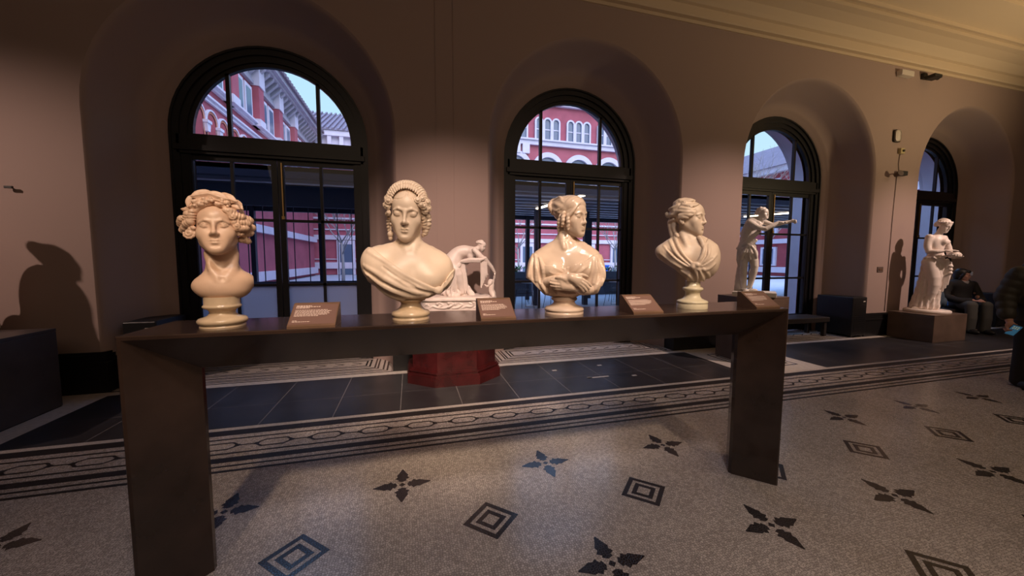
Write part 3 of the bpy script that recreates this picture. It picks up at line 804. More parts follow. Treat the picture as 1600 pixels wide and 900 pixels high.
def side_wing():
    """wing running away from the gallery at the left of the court"""
    r = empty('court_wing', (0, 0, 0), 0, 'red brick wing with paired white framed windows receding along the left of the court', 'building')
    x = -7.85
    m = MB(); m.box((x - 8, 8.5, 0), (x, 34.9, 12.0)); m.build('wall', M['brick_red'], r)
    s = MB()
    s.box((x, 8.5, 8.36), (x + .16, 34.9, 8.50)); s.box((x, 8.5, 8.48), (x + .30, 34.9, 8.58)); s.box((x, 8.5, 7.74), (x + .10, 34.9, 7.92)); s.box((x, 8.5, 7.88), (x + .18, 34.9, 7.97)); s.box((x, 8.5, 2.8), (x + .25, 34.9, 3.2)); s.box((x, 8.5, 0.2), (x + .25, 34.9, .7))
    s.build('stone_band', M['court_stone'], r)
    e = MB(); e.box((x, 8.5, 10.45), (x + .18, 34.9, 10.62)); e.box((x, 8.5, 10.62), (x + .10, 34.9, 11.5)); e.box((x, 8.5, 11.45), (x + .75, 34.9, 11.62)); e.box((x, 8.5, 11.62), (x + .95, 34.9, 11.86)); e.build('cornice', M['court_frieze_shaded'], r)
    for y in np.arange(8.8, 34.6, .62):
        k = MB(); k.prism([(x, 10.72), (x + .25, 10.95), (x + .62, 11.30), (x + .70, 11.5), (x, 11.5)], 1, y - .11, y + .11)
        k.build('bracket', M['court_frieze_shaded'], r)
    rf = MB(); rf.prism([(x + 1.1, 11.86), (x + 1.1, 12.0), (x - 4, 14.4), (x - 8, 14.4), (x - 8, 11.86)], 1, 8.5, 34.9)
    for y in np.arange(8.6, 34.8, .42): rf.prism([(x + 1.12, 11.9), (x + 1.12, 12.08), (x - 4, 14.5), (x - 4, 14.3)], 1, y - .07, y + .07)
    rf.build('roof', M['roof_slate'], r)
    for i in range(10):
        yp = 7.56 + 3.12 * i                                    # brick pilasters with stone foot and cap
        if yp < 9 or yp > 32: continue
        p = MB(); p.box((x, yp - .34, 8.58), (x + .38, yp + .34, 10.45)); po = p.build('pilaster', M['brick_red'], r)
        q = MB(); q.box((x, yp - .38, 8.36), (x + .42, yp + .38, 8.72)); q.box((x, yp - .38, 10.40), (x + .44, yp + .38, 11.5)); q.build('pilaster_stone', M['court_stone'], po)
        for d in (.92, 1.95):
            f = MB(); f.box((x, yp + d - .42, 8.56), (x + .20, yp + d + .42, 10.12)); fo = f.build('window', M['court_stone'], r)
            f = MB(); f.box((x + .2, yp + d - .28, 8.62), (x + .215, yp + d + .28, 9.95)); f.build('pane', M['court_window'], fo)
        for d in (.55, 1.56, 2.57):                             # arcade below
            zs = 7.0
            a = MB(); 
            o0, o1 = arch(yp + d, .34, zs, 5.2, 12), arch(yp + d, .505, zs, 6.9, 12); 
            def yz(o, xx): return [(xx, p_[0], p_[1]) for p_ in o]
            n = len(o0); o0b = arch(yp + d, .44, zs, 6.9, 12)
            v = yz(o0b, x + .09) + yz(o1, x + .09) + yz(o1, x) + yz(o0b, x)
            a.add(v, [(t + i_, t + i_ + 1, (t + n) % (4 * n) + i_ + 1, (t + n) % (4 * n) + i_) for t in (0, n, 2 * n, 3 * n) for i_ in range(n - 1)])
            ao = a.build('arch', M['court_stone'], r)
            p = MB(); o2 = arch(yp + d, .44, zs, 5.2, 12); v2 = yz(o0, x + .05) + yz(o2, x + .05); p.add(v2, [(i_, i_ + 1, n + i_ + 1, n + i_) for i_ in range(n - 1)]); p.build('arch_brickwork', M['brick_orange'], ao)
            p = MB(); p.add(yz(o0, x + .02), [list(range(n))]); p.build('arch_recess', M['brick_dark'], ao)
        for d in (1.05, 2.07):
            c = MB(); c.box((x, yp + d - .17, 6.82), (x + .20, yp + d + .17, 6.93)); c.prism([(yp + d - .09, 6.5), (yp + d + .09, 6.5), (yp + d + .15, 6.82), (yp + d - .15, 6.82)], 0, x, x + .16); c.build('capital', M['court_stone'], r)
side_wing()

def right_wing():
    r = empty('court_wing', (0, 0, 0), 0, 'low brick wing with long slate roof beyond the tall bare trees', 'building')
    x = 31.9
    m = MB(); m.box((x, 9, 0), (x + 9, 44, 9.4)); m.build('wall', M['brick_dark'], r)
    s = MB()
    for z0, z1, d in ((9.2, 9.7, .5), (6.0, 6.5, .25), (2.9, 3.3, .25), (.3, .8, .2)): s.box((x - d, 9, z0), (x, 44, z1))
    s.build('stone_band', M['court_stone'], r)
    rf = MB(); rf.prism([(x - .7, 9.7), (x + 6.5, 13.65), (x + 9, 13.65), (x + 9, 9.7)], 1, 9, 44)
    rf.build('roof', M['roof_slate'], r)
    for y in np.arange(11, 43, 2.6):
        for z0, z1 in ((6.9, 8.7), (3.7, 5.6), (.9, 2.6)):
            f = MB(); f.box((x - .18, y - .75, z0), (x, y + .75, z1)); fo = f.build('window', M['court_stone'], r)
            f = MB(); f.box((x - .2, y - .5, z0 + .15), (x - .18, y + .5, z1 - .15)); f.build('pane', M['court_window'], fo)
right_wing()

# steel pergola with slatted roof right outside the doors
def pergola():
    r = empty('pergola', (0, 0, 0), 0, 'dark steel pergola with slatted ceiling standing outside the arched windows', 'pergola')
    m = MB()
    m.box((-6.4, 7.6, 2.98), (22, 12.6, 3.06)); m.box((-6.4, 7.6, 2.86), (22, 7.75, 3.06)); m.box((-6.4, 12.45, 2.80), (22, 12.6, 3.06))
    m.build('roof', M['canopy_dark'], r)
    for i, y in enumerate(np.arange(7.75, 12.4, .52)):
        s = MB(); s.box((-6.4, y, 2.90), (22, y + .20, 2.98)); s.build('slat', M['canopy_slat'], r)
    for x in (-6.3, -4.4, -2.6, -.9, .6, 4.0, 6.4, 8.0, 9.6, 11.6, 14, 17, 20):
        s = MB(); s.box((x - .06, 12.4, -.02), (x + .06, 12.55, 2.98)); s.build('post', M['canopy_dark'], r)
    for x in (3.72, 5.35, 10.4, 14):
        s = MB(); s.box((x - .07, 10.6, -.02), (x + .07, 10.75, 2.98)); s.build('post', M['canopy_dark'], r)
pergola()
def tube_light(x0, y0, x1, y1, label):
    r = empty('strip_light', (x0, y0, 2.86), math.atan2(y1 - y0, x1 - x0), label, 'lamp', 'strip lights under the pergola')
    L = math.hypot(x1 - x0, y1 - y0)
    m = MB(); m.box((0, -.05, .025), (L, .05, .045)); m.build('housing', M['canopy_dark'], r)
    m = MB(); m.box((0.02, -.035, -.01), (L - .02, .035, .025)); m.build('tube', M['tube_light'], r)
tube_light(3.54, 10.2, 3.83, 7.75, 'glowing strip light under the pergola behind the crossed hands bust')
tube_light(10.85, 10.05, 11.34, 8.85, 'glowing strip light under the pergola behind the archer statue')
tube_light(11.6, 8.1, 12.1, 7.6, 'short glowing strip light under the pergola beside the stone pier')

# dark glazed screen and planters on the terrace
sc = empty('terrace_screen', (0, 0, 0), 0, 'dark glazed screen with thin upright bars on the terrace outside the leftmost doors', 'screen')
m = MB(); m.box((-6.4, 8.4, -.02), (-.2, 8.44, .95)); m.box((-6.4, 8.4, 2.45), (-.2, 8.46, 2.85)); m.build('panel', M['planter_dark'], sc)
m = MB()
for x in np.arange(-6.3, -.2, .27): m.box((x - .007, 8.40, .95), (x + .007, 8.42, 2.45))
m.build('bars', M['canopy_dark'], sc)
for i, (x0, x1, y, nm) in enumerate(((1.0, 4.6, 13.6, 'long dark planter box at the pergola edge behind the crossed hands bust'), (5.6, 9.5, 13.6, 'long dark planter box at the pergola edge right of the metal posts'), (10.2, 14.0, 13.6, 'long dark planter box behind the archer statue'))):
    r = empty('planter', ((x0 + x1) / 2, y, -.02), 0, nm, 'planter', 'planters along the terrace'); h = (x1 - x0) / 2
    m = MB(); m.box((-h, 0, 0), (h, .7, .95)); m.build('box', M['planter_dark'], r)
    rr = random.Random(i); v = MB()
    for _ in range(260):
        p = np.array((rr.uniform(-h, h), rr.uniform(.05, .65), rr.uniform(.95, 1.15))); u = np.array((rr.uniform(-.1, .1), rr.uniform(-.1, .1), rr.uniform(.02, .12))); w_ = np.array((rr.uniform(-.04, .04), rr.uniform(-.04, .04), 0))
        v.add([p - u - w_ * .2, p + w_, p + u, p - w_], [(0, 1, 2, 3)])
    v.build('foliage', M['hedge_green'], r)

def wire_chair(x, y, a, label):
    r = empty('wire_chair', (x, y, -.02), a, label, 'chair', 'black wire chairs on the terrace')
    m = MB()
    for i in range(9):
        t = -.22 + .055 * i
        m.tube([(t, -.22, .46), (t * .95, .18, .43), (t * .9, .26, .62), (t * .85, .30, .84)], .0045, 5)
    for y_, z_, w_ in ((-.22, .46, .22), (-.05, .445, .22), (.12, .435, .21), (.27, .64, .2), (.30, .84, .19)): m.tube([(-w_, y_, z_), (w_, y_, z_)], .006, 5)
    m.build('seat', M['wire_black'], r)
    for sx in (-1, 1):
        for sy in (-1, 1):
            q = MB(); q.tube([(sx * .17, sy * .16, .44), (sx * .22, sy * .22, 0)], .008, 6); q.build('leg', M['wire_black'], r)
def cafe_table(x, y, label):
    r = empty('cafe_table', (x, y, -.02), 0, label, 'table', 'cafe tables on the terrace')
    m = MB(); m.lathe([(.34, .71), (.35, .72), (.35, .735)], 32); m.build('tabletop', M['table_white'], r)
    m = MB(); m.lathe([(.03, .02), (.025, .4), (.035, .71)], 16); m.build('stem', M['table_white'], r)
    m = MB(); m.lathe([(.26, .0), (.26, .012), (.05, .035)], 32); m.build('base', M['table_white'], r)
wire_chair(3.20, 10.3, .3, 'black wire chair outside, left of the white pedestal table'); wire_chair(4.05, 10.1, -.9, 'black wire chair outside, half hidden by the crossed hands bust'); wire_chair(3.5, 11.5, 2.9, 'black wire chair outside, on the far side of the white table')
cafe_table(3.62, 10.75, 'white pedestal cafe table outside, left of the crossed hands bust')
wire_chair(6.05, 10.1, .5, 'black wire chair outside, seen right of the crossed hands bust'); wire_chair(6.9, 11.3, 2.2, 'black wire chair outside near the right edge of the second window')
cafe_table(6.55, 10.6, 'white pedestal cafe table outside, right of the crossed hands bust')
b = empty('recycling_bin', (12.25, 22.0, -.02), 0, 'bright blue wheeled bin standing by the brick building outside', 'bin')
m = MB(); m.prism([(-.28, .1), (.28, .1), (.34, 1.0), (-.34, 1.0)], 1, -.3, .3); m.build('body', M['bin_blue'], b)
m = MB(); m.box((-.37, -.34, 1.0), (.37, .36, 1.08), bev=.015); m.build('lid', M['bin_blue'], b)
for sx in (-.2, .2):
    m = MB(); m.lathe([(.1, -.03), (.1, .03)], 16, M=rotx(math.pi / 2), t=(sx, .2, .1)); m.build('wheel', M['wire_black'], b)

def bare_tree(x, y, h, seed, label):
    r = empty('bare_tree', (x, y, -.02), 0, label, 'tree', 'bare trees in the court')
    rn = random.Random(seed); tr = MB(); br = MB()
    tr.tube([(0, 0, 0), (.03, 0, h * .2), (-.02, .02, h * .42)], [.09, .07, .055], 7)
    def grow(p, d, L, rad, lv):
        p = np.array(p, float); d = np.array(d, float); d /= np.linalg.norm(d)
        q = p + d * L * .5 + np.array([rn.uniform(-.06, .06) * L, rn.uniform(-.06, .06) * L, .05 * L]); e = q + (d + np.array([rn.uniform(-.3, .3), rn.uniform(-.3, .3), .15])) * L * .5
        br.tube([p, q, e], [rad, rad * .8, rad * .55], 5)
        if lv == 0: return
        for _ in range(3 if lv > 1 else 4):
            grow(q + (e - q) * rn.uniform(.1, 1), d + np.array([rn.uniform(-.9, .9), rn.uniform(-.9, .9), rn.uniform(-.1, .7)]), L * rn.uniform(.5, .75), rad * .55, lv - 1)
    for k in range(6):
        a = k * 1.05 + rn.uniform(-.3, .3)
        grow((0, 0, h * rn.uniform(.30, .43)), (math.cos(a) * .8, math.sin(a) * .8, .9), h * .26, .032, 3)
    tr.build('trunk', M['bark'], r); br.build('branches', M['bark'], r)
bare_tree(6.6, 22.5, 5.2, 1, 'bare tree in the court, seen left of the crossed hands bust'); bare_tree(12.6, 21.0, 5.2, 2, 'bare tree beside the blue bin in the court')
for i, (x, y, h) in enumerate(((17.5, 17.0, 8.6), (21.5, 20.5, 9.0), (26.5, 22.0, 9.4), (-3.0, 18.5, 5.2), (-.6, 20, 5.4))):
    bare_tree(x, y, h, 5 + i, ['tall bare tree outside, nearest of those behind the archer statue', 'tall bare tree outside, middle of those behind the archer statue', 'tall bare tree outside, closest to the low slate roofed wing', 'bare tree outside the leftmost doors, nearer the brick wing', 'bare tree outside the leftmost doors, nearer the far building'][i])
# ------------------------------------------------------------------ the long stone table: a portal of triangular section, mitred at the corners
def stone_table():
    x0, x1, y0, y1, yc, h, d = -1.062, 2.206, 1.692, 2.072, 1.882, TZ, .182
    root = empty('display_table', ((x0 + x1) / 2, yc, 0), 0, 'long dark brown stone table with angular mitred legs carrying the four busts', 'table')
    ox, oy = (x0 + x1) / 2, yc
    e = .016
    # section in (outward offset u, y): outer face at u = 0, ridge at u = d
    sec = [(0, y0 + .004), (.004, y0), (e, y0), (d, yc - .012), (d, yc + .012), (e, y1), (.004, y1), (0, y1 - .004)]
    def seg(name, P):
        m = MB(); n = len(sec); v = []
        for k in range(len(P)): v += [P[k](u, y) for u, y in sec]
        f = []
        for k in range(len(P) - 1):
            for i in range(n): f.append((k * n + i, k * n + (i + 1) % n, (k + 1) * n + (i + 1) % n, (k + 1) * n + i))
        f.append(list(range(n))[::-1]); f.append([(len(P) - 1) * n + i for i in range(n)])
        m.add([(a - ox, b - oy, c) for a, b, c in v], f)
        return m.build(name, M['bronze_stone'], root)
    seg('tabletop', [lambda u, y: (x0 + u, y, h - u), lambda u, y: (x1 - u, y, h - u)])
    seg('leg', [lambda u, y: (x0 + u, y, 0), lambda u, y: (x0 + u, y, h - u)])
    seg('leg', [lambda u, y: (x1 - u, y, 0), lambda u, y: (x1 - u, y, h - u)])
stone_table()

def plaque(x0, x1, y0, y1, seed, label, shear=.0):
    r = empty('caption_plaque', ((x0 + x1) / 2, y0, TZ), 0, label, 'sign', 'caption plaques on the long table')
    w = (x1 - x0) / 2; d = y1 - y0; h = .094
    m = MB(); m.prism([(0, 0), (0, .010), (d - .022, h), (d, h), (d, 0)], 0, -w, w)
    m.build('wedge', M['plaque_wood'], r)
    L = math.hypot(d - .022, h - .010); ang = math.atan2(h - .010, d - .022)
    R = rotx(ang)
    def on(x, t): q = R @ np.array([0, t, .0]); return (x, q[1], q[2] + .010)
    nrm = R @ np.array([0, 0, 1.0])
    def quad(mb, xa, xb, ta, tb, lift):
        mb.add([tuple(np.array(on(*p)) + nrm * lift) for p in ((xa, ta), (xb, ta), (xb, tb), (xa, tb))], [(0, 1, 2, 3)])
    m = MB(); quad(m, -w + .004, w - .004, L * .07, L * .93, .0008); fo = m.build('label_panel', M['plaque_face'], r)
    rn = random.Random(seed); t = MB()
    rows = [(.86, .42, 1), (.815, .62, 1), (.77, .34, 1), (.67, .86, 0), (.62, .92, 0), (.57, .90, 0), (.52, .93, 0), (.47, .84, 0), (.42, .62, 0), (.22, .12, 0), (.175, .46, 0)]
    for f_, wd, bold in rows:
        x = -w + .014; end = -w + .014 + (2 * w - .028) * wd * rn.uniform(.9, 1)
        while x < end:
            l = rn.uniform(.004, .013); quad(t, x, min(x + l, end), L * (f_ - (.013 if bold else .010)), L * (f_ + (.013 if bold else .010)), .0014); x += l + .0022
    t.build('lettering', M['print_white'], fo)
plaque(-.497, -.313, 1.700, 1.842, 1, 'brown caption plaque right of the laurel wreathed head')
plaque(.318, .490, 1.700, 1.842, 2, 'brown caption plaque right of the draped bust with lowered eyes')
plaque(1.140, 1.325, 1.700, 1.842, 3, 'brown caption plaque right of the crossed hands bust')
plaque(1.985, 2.165, 1.715, 1.855, 4, 'brown caption plaque at the right end of the long table')

# ------------------------------------------------------------------ pedestals along the wall
def block(name, lo, hi, mt, label, bev=.006):
    r = empty(name, ((lo[0] + hi[0]) / 2, (lo[1] + hi[1]) / 2, lo[2]), 0, label, 'pedestal')
    hx, hy = (hi[0] - lo[0]) / 2, (hi[1] - lo[1]) / 2; h = hi[2] - lo[2]
    m = MB(); m.box((-hx, -hy, 0), (hx, hy, h - .03), bev=bev); m.build('shaft', M[mt], r)
    m = MB(); m.box((-hx - .0, -hy - .0, h - .031), (hx + .0, hy + .0, h), bev=.004); m.build('top_slab', M[mt], r)
    return r
block('plinth', (-4.60, 3.35, 0), (-3.24, 4.47, .75), 'plinth_stone', 'wide dark veined stone plinth at the left edge of the picture')
block('pedestal', (4.37, 3.88, 0), (5.06, 4.42, .905), 'plinth_brown', 'brown stone pedestal under the archer statue, behind the right table leg')
block('pedestal', (8.62, 4.10, 0), (9.50, 4.74, .475), 'plinth_brown', 'low brown stone pedestal under the standing woman with a basket')
def mahogany_pedestal():
    r = empty('pedestal', (.49, 4.40, 0), 0, 'dark red polished wood pedestal with canted corners and stepped foot under the bending figure', 'pedestal')
    def oct_(hx, hy, c): return [(-hx + c, -hy), (hx - c, -hy), (hx, -hy + c * .85), (hx, hy), (-hx, hy), (-hx, -hy + c * .85)]
    m = MB()
    for z0, z1, d in ((0, .10, .0), (.10, .125, .008), (.125, .14, .022), (.14, .16, .014), (.16, .175, .03)): m.prism(oct_(.54 - d, .37 - d, .29), 2, z0, z1)
    m.build('foot', M['mahogany'], r)
    m = MB(); m.prism(oct_(.48, .32, .26), 2, .175, .76); m.build('shaft', M['mahogany'], r)
    m = MB()
    for z0, z1, d in ((.76, .785, .03), (.785, .80, .015), (.80, .83, .0)): m.prism(oct_(.52 - d, .36 - d, .27), 2, z0, z1)
    m.build('top', M['mahogany'], r)
mahogany_pedestal()

# ------------------------------------------------------------------ heaters, benches and fittings
def heater(x, y, w, d, h, rz, label):
    r = empty('heater_cover', (x, y, 0), rz, label, 'heater')
    m = MB(); m.box((-w / 2, -d / 2, .03), (w / 2, d / 2, h), bev=.012); m.build('casing', M['radiator_black'], r)
    m = MB()
    for i in range(14): m.box((-w / 2 + .05, -d / 2 - .004, .10 + i * (h - .2) / 14), (w / 2 - .05, -d / 2 + .001, .10 + (i + .55) * (h - .2) / 14))
    m.build('grille', M['black_paint'], r)
    m = MB(); m.box((w / 2 - .10, -d / 2 - .003, h - .09), (w / 2 - .05, -d / 2 + .001, h - .07)); m.build('badge', M['plastic_white'], r)
    for sx in (-1, 1):
        for sy in (-1, 1):
            f = MB(); f.box((sx * (w / 2 - .06) - .025, sy * (d / 2 - .05) - .025, 0), (sx * (w / 2 - .06) + .025, sy * (d / 2 - .05) + .025, .03)); f.build('foot', M['radiator_black'], r)
heater(-2.86, 5.20, .30, .58, .72, 0, 'black heater cover in the leftmost niche, behind the left end of the table')
heater(7.92, 5.08, .36, .62, .74, 0, 'black heater cover with slotted front in the niche beside the archer statue')
heater(12.15, 5.08, .34, .66, .72, 0, 'black heater cover beside the seated visitor')
def low_bench(x, y, w, d, h, label):
    r = empty('bench', (x, y, 0), 0, label, 'bench')
    m = MB(); m.box((-w / 2, -d / 2, h - .09), (w / 2, d / 2, h), bev=.012); m.build('seat', M['bench_dark'], r)
    for sx in (-1, 1):
        for sy in (-1, 1):
            f = MB(); f.box((sx * (w / 2 - .06) - .03, sy * (d / 2 - .06) - .03, 0), (sx * (w / 2 - .06) + .03, sy * (d / 2 - .06) + .03, h - .09)); f.build('leg', M['bench_dark'], r)
low_bench(10.62, 4.92, 1.5, .46, .44, 'low dark wooden bench under the seated visitor')
low_bench(6.75, 5.18, 1.5, .42, .36, 'low dark bench in front of the doors behind the archer statue')

def fitting(name, label, cat, parts, loc):
    r = empty(name, loc, 0, label, cat)
    for pn, mb, mt in parts: mb.build(pn, M[mt], r)
    return r
a = MB(); a.box((-.075, -.05, -.10), (.075, 0, .10), bev=.045); b = MB(); b.box((-.085, -.02, -.11), (.085, 0, .11), bev=.03)
fitting('alarm_sounder', 'white rounded alarm box high on the pier above the woman with a basket', 'alarm', [('cover', a, 'plastic_white'), ('back_plate', b, 'plastic_dark')], (8.62, YW - .001, 3.68))
a = MB(); a.box((-.055, -.05, -.05), (.055, 0, .05), bev=.008); b = MB(); b.lathe([(.02, 0), (.02, .02)], 16, M=rotx(math.pi / 2), t=(0, -.05, 0))
fitting('sensor_box', 'small cream sensor box on the pier below the alarm', 'sensor', [('case', a, 'plastic_cream'), ('lens', b, 'plastic_dark')], (8.76, YW - .001, 3.42))
a = MB(); a.box((-.08, -.10, -.04), (.08, -.02, .04), bev=.008); b = MB(); b.tube([(-.02, -.02, 0), (-.16, -.04, -.01), (-.24, -.10, -.05)], .012, 8); b.lathe([(.035, 0), (.05, .10)], 20, M=roty(-.9) @ rotx(1.2), t=(-.22, -.08, -.05)); c = MB(); c.box((-.03, -.02, -.03), (.03, 0, .03))
fitting('camera_bracket', 'dark bracket with small camera on the pier below the sensor box', 'camera', [('housing', a, 'plastic_dark'), ('arm', b, 'wire_brown'), ('wall_mount', c, 'plastic_dark')], (8.77, YW - .001, 3.01))
a = MB(); a.tube([(8.76, YW - .008, 3.37), (8.74, YW - .008, 3.2), (8.77, YW - .008, 3.05)], .005, 6); a.tube([(8.72, YW - .008, 2.97), (8.70, YW - .008, 2.2), (8.69, YW - .008, .45)], .005, 6)
o = a.build('cable', M['wire_brown']); tag(o, 'thin brown cable running down the pier below the camera bracket', 'cable')
a = MB(); a.box((-.16, -.09, -.045), (.16, 0, .05), bev=.01); b = MB(); b.box((-.13, -.10, -.05), (.13, -.02, -.044))
fitting('emergency_light', 'pale emergency light box just under the cornice', 'lamp', [('housing', a, 'plastic_white'), ('diffuser', b, 'plastic_white')], (8.66, YW - .001, 4.76))
a = MB(); a.box((-.05, -.05, -.02), (.05, 0, .08), bev=.006); b = MB(); b.box((-.04, -.20, -.05), (.16, -.05, .01), bev=.01); c = MB(); c.lathe([(.03, 0), (.035, .03)], 16, M=roty(math.pi / 2), t=(.16, -.12, -.02))
fitting('security_camera', 'small dark security camera under the cornice right of the emergency light', 'camera', [('mount', a, 'plastic_dark'), ('body', b, 'plastic_dark'), ('lens', c, 'black_paint')], (9.20, YW - .001, 4.77))
a = MB(); a.box((-.075, -.012, -.05), (.075, 0, .05), bev=.003); b = MB(); b.box((-.05, -.018, -.02), (.05, -.011, .02), bev=.002)
fitting('switch_plate', 'small metal switch plate on the pier left of the basket statue shadow', 'switch', [('plate', a, 'wire_brown'), ('rocker', b, 'plaque_wood')], (8.48, YW - .001, 1.245))
a = MB(); a.tube([(0, 0, 0), (0, -.035, .004)], .006, 8); a.box((-.03, -.05, -.008), (.03, -.03, .016), bev=.003)
o = a.build('wall_hook', M['plastic_dark'], None, (-3.736, YW, 2.09)); tag(o, 'tiny dark hook on the bare wall at far left', 'hook')
a = MB(); a.box((-.06, -.012, -.04), (.06, 0, .04), bev=.003); b = MB(); b.lathe([(.012, 0), (.012, .03)], 12, M=rotx(math.pi / 2), t=(0, -.01, 0))
fitting('wall_socket', 'small bright metal socket on the niche side behind the seated visitor', 'socket', [('plate', a, 'marble_cool'), ('plug', b, 'plastic_dark')], (11.9, 5.18, 1.13)).rotation_euler = (0, 0, -1.28)
# ------------------------------------------------------------------ the four busts on the long table
def socle(prof, name, mat, parent):
    m = MB(); m.lathe(prof, 64)
    return m.build(name, mat, parent)

def bust_root(name, x, y, label, group='marble busts on the long table'):
    return empty(name, (x, y, TZ), -math.atan2(x, y), label, 'sculpture', group)

def bust_head():
    """laurel wreathed head on a bare truncated neck"""
    root = bust_root('marble_bust', -.787, 1.862, 'marble head with laurel wreath and sausage curls, chin raised, cut at the bare neck')
    mat = M['marble_tan']
    S = Sculpt((-.135, -.13, .105), (.15, .17, .60), .0021)
    Hd = Fr((-.001, .006, .417), rotz(-.15) @ rotx(-.12) @ roty(-.04), 1.0)
    # neck and truncated shoulders
    S.ell((.012, .012, .182), (.112, .072, .062), 0, R=roty(-.10))
    S.ell((.012, .0, .154), (.088, .062, .046), .02)
    S.chain([(.010, .030, .20), (.009, .030, .27), (.008, .030, .345), (.006, .035, .40)], [.066, .0565, .0555, .050], .028, n=3)
    S.chain([(-.040, .012, .31), (-.032, -.026, .25), (-.006, -.044, .205)], [.009, .008, .007], .022, n=3)
    S.chain([(.053, .012, .31), (.046, -.018, .25), (.016, -.044, .205)], [.011, .009, .007], .022, n=3)
    S.ell((.002, -.07, .207), (.012, .012, .009), .014, mode='s')
    x, y, z = S.grids()
    # the cut: a rounded lip, lowest at the front, with a flat end at the right
    S.D = np.maximum(S.D, (x - .1155)).astype(np.float32)
    S.D = np.maximum(S.D, (.110 - z + .25 * np.maximum(x - .0, 0) ** 1.3 * 1.2)).astype(np.float32)
    face(S, Hd, plump=1.10)
    S.smooth(1)
    # hair
    G = S.like()
    w = Hd.w
    G.ell((0, .034, .046), (.079, .088, .079), 0, Hd, disp=lambda x, y, z: .0025 * np.sin(130 * y + 50 * z + 60 * np.abs(x)))
    G.ell((0, .085, .01), (.06, .045, .05), .02, Hd, disp=lambda x, y, z: .002 * np.sin(160 * z + 40 * x))
    for x_ in (-1, 1):
        G.chain([(x_ * .010, -.062, .094), (x_ * .035, -.060, .084), (x_ * .058, -.045, .062), (x_ * .070, -.022, .03)], [.010, .012, .013, .012], .006, Hd, n=3)
    # sausage curls over each ear (right of the picture)
    for a, b, r in [((.042, -.066, .066), (.066, -.062, .060), .0125), ((.056, -.060, .052), (.090, -.048, .040), .0160), ((.066, -.047, .022), (.106, -.030, .020), .0175),
                    ((.068, -.040, -.004), (.100, -.032, .000), .0150), ((.088, -.018, .045), (.115, -.002, .038), .0165), ((.092, -.008, .012), (.118, .008, .008), .0165),
                    ((.086, .004, -.018), (.112, .014, -.018), .0150), ((.078, .014, -.044), (.100, .020, -.048), .0145), ((.066, -.028, -.022), (.082, -.022, -.028), .0095)]:
        G.ringlet([a, b], r, .0105, .0022, .002, Hd)
    for a, b, r in [((-.068, -.056, .058), (-.074, -.048, .026), .0125), ((-.084, -.044, .052), (-.094, -.030, .030), .0150), ((-.078, -.044, .020), (-.098, -.026, .012), .0160),
                    ((-.108, -.020, .038), (-.118, .004, .022), .0155), ((-.104, -.012, .002), (-.114, .010, -.006), .0150), ((-.070, -.047, -.006), (-.080, -.040, -.010), .0095)]:
        G.ringlet([a, b], r, .0105, .0022, .002, Hd)
    G.swirl((-.084, -.040, -.026), (-.3, -1, .1), .0225, .0046, 1.9, .002, Hd, .35)
    G.swirl((.052, -.074, .062), (.1, -1, -.1), .011, .0035, 1.2, .002, Hd, .3)
    G.swirl((.064, -.068, .040), (.15, -1, -.1), .013, .0040, 1.3, .002, Hd, .3)
    G.swirl((.074, -.054, .004), (.2, -1, -.2), .013, .0040, 1.3, .002, Hd, .3)
    # wreath: laurel leaves and berries
    W = S.like()
    rnd = random.Random(4)
    def leaf(c, L, wd, az, el, tw=0.0):
        R = rotz(az) @ roty(el) @ rotx(tw)
        W.ell(c, (L, .0055, wd), .002, Hd, R=R, disp=lambda x, y, z: .0012 * np.cos(z / wd * 6) + .0015 * (np.abs(z) < .0016))
        tip = np.asarray(c) + R @ np.array([L * .8, 0, 0])
        W.cap(c, tip, wd * .45, .003, .006, Hd)
    for c, L, wd, az, el in [((-.070, -.050, .105), .030, .016, .3, -1.15), ((-.030, -.066, .128), .038, .020, .05, -.25), ((.018, -.070, .122), .040, .019, -.1, .35), ((.048, -.058, .120), .040, .019, -.3, .45),
                             ((.080, -.032, .098), .032, .018, -.7, .75), ((-.086, -.030, .070), .028, .014, 2.6, -.3), ((-.056, -.062, .086), .030, .014, 2.5, .3), ((.066, -.052, .086), .028, .014, -.4, .5),
                             ((.0, .0, .128), .04, .022, .8, -.1), ((-.05, .02, .118), .04, .022, 2.0, .1), ((.05, .02, .118), .04, .022, .9, .2), ((.088, .02, .07), .035, .018, 1.2, .9), ((-.088, .02, .07), .035, .018, 1.9, .9)]:
        leaf(c, L, wd, az, el)
    for i in range(34):
        a = rnd.uniform(-1, 1)
        W.ell((a * .062, -.064 - .012 * math.cos(a * 1.4) + rnd.uniform(-.003, .004), .098 - .014 * a * a + rnd.uniform(-.010, .014)), rnd.uniform(.0055, .0095), .0015, Hd)
    G.smooth(0)
    S.mesh('head', mat, root); G.mesh('hair', mat, root); W.mesh('laurel_wreath', mat, root)
    socle([(.082, .0), (.082, .006), (.076, .008), (.086, .014), (.0895, .022), (.0895, .028), (.084, .036), (.060, .044), (.052, .049), (.047, .056), (.046, .064), (.052, .074), (.0655, .080), (.069, .084), (.069, .089), (.065, .093), (.0635, .096), (.0635, .128)], 'socle', M['marble_yellow'], root)
    return root

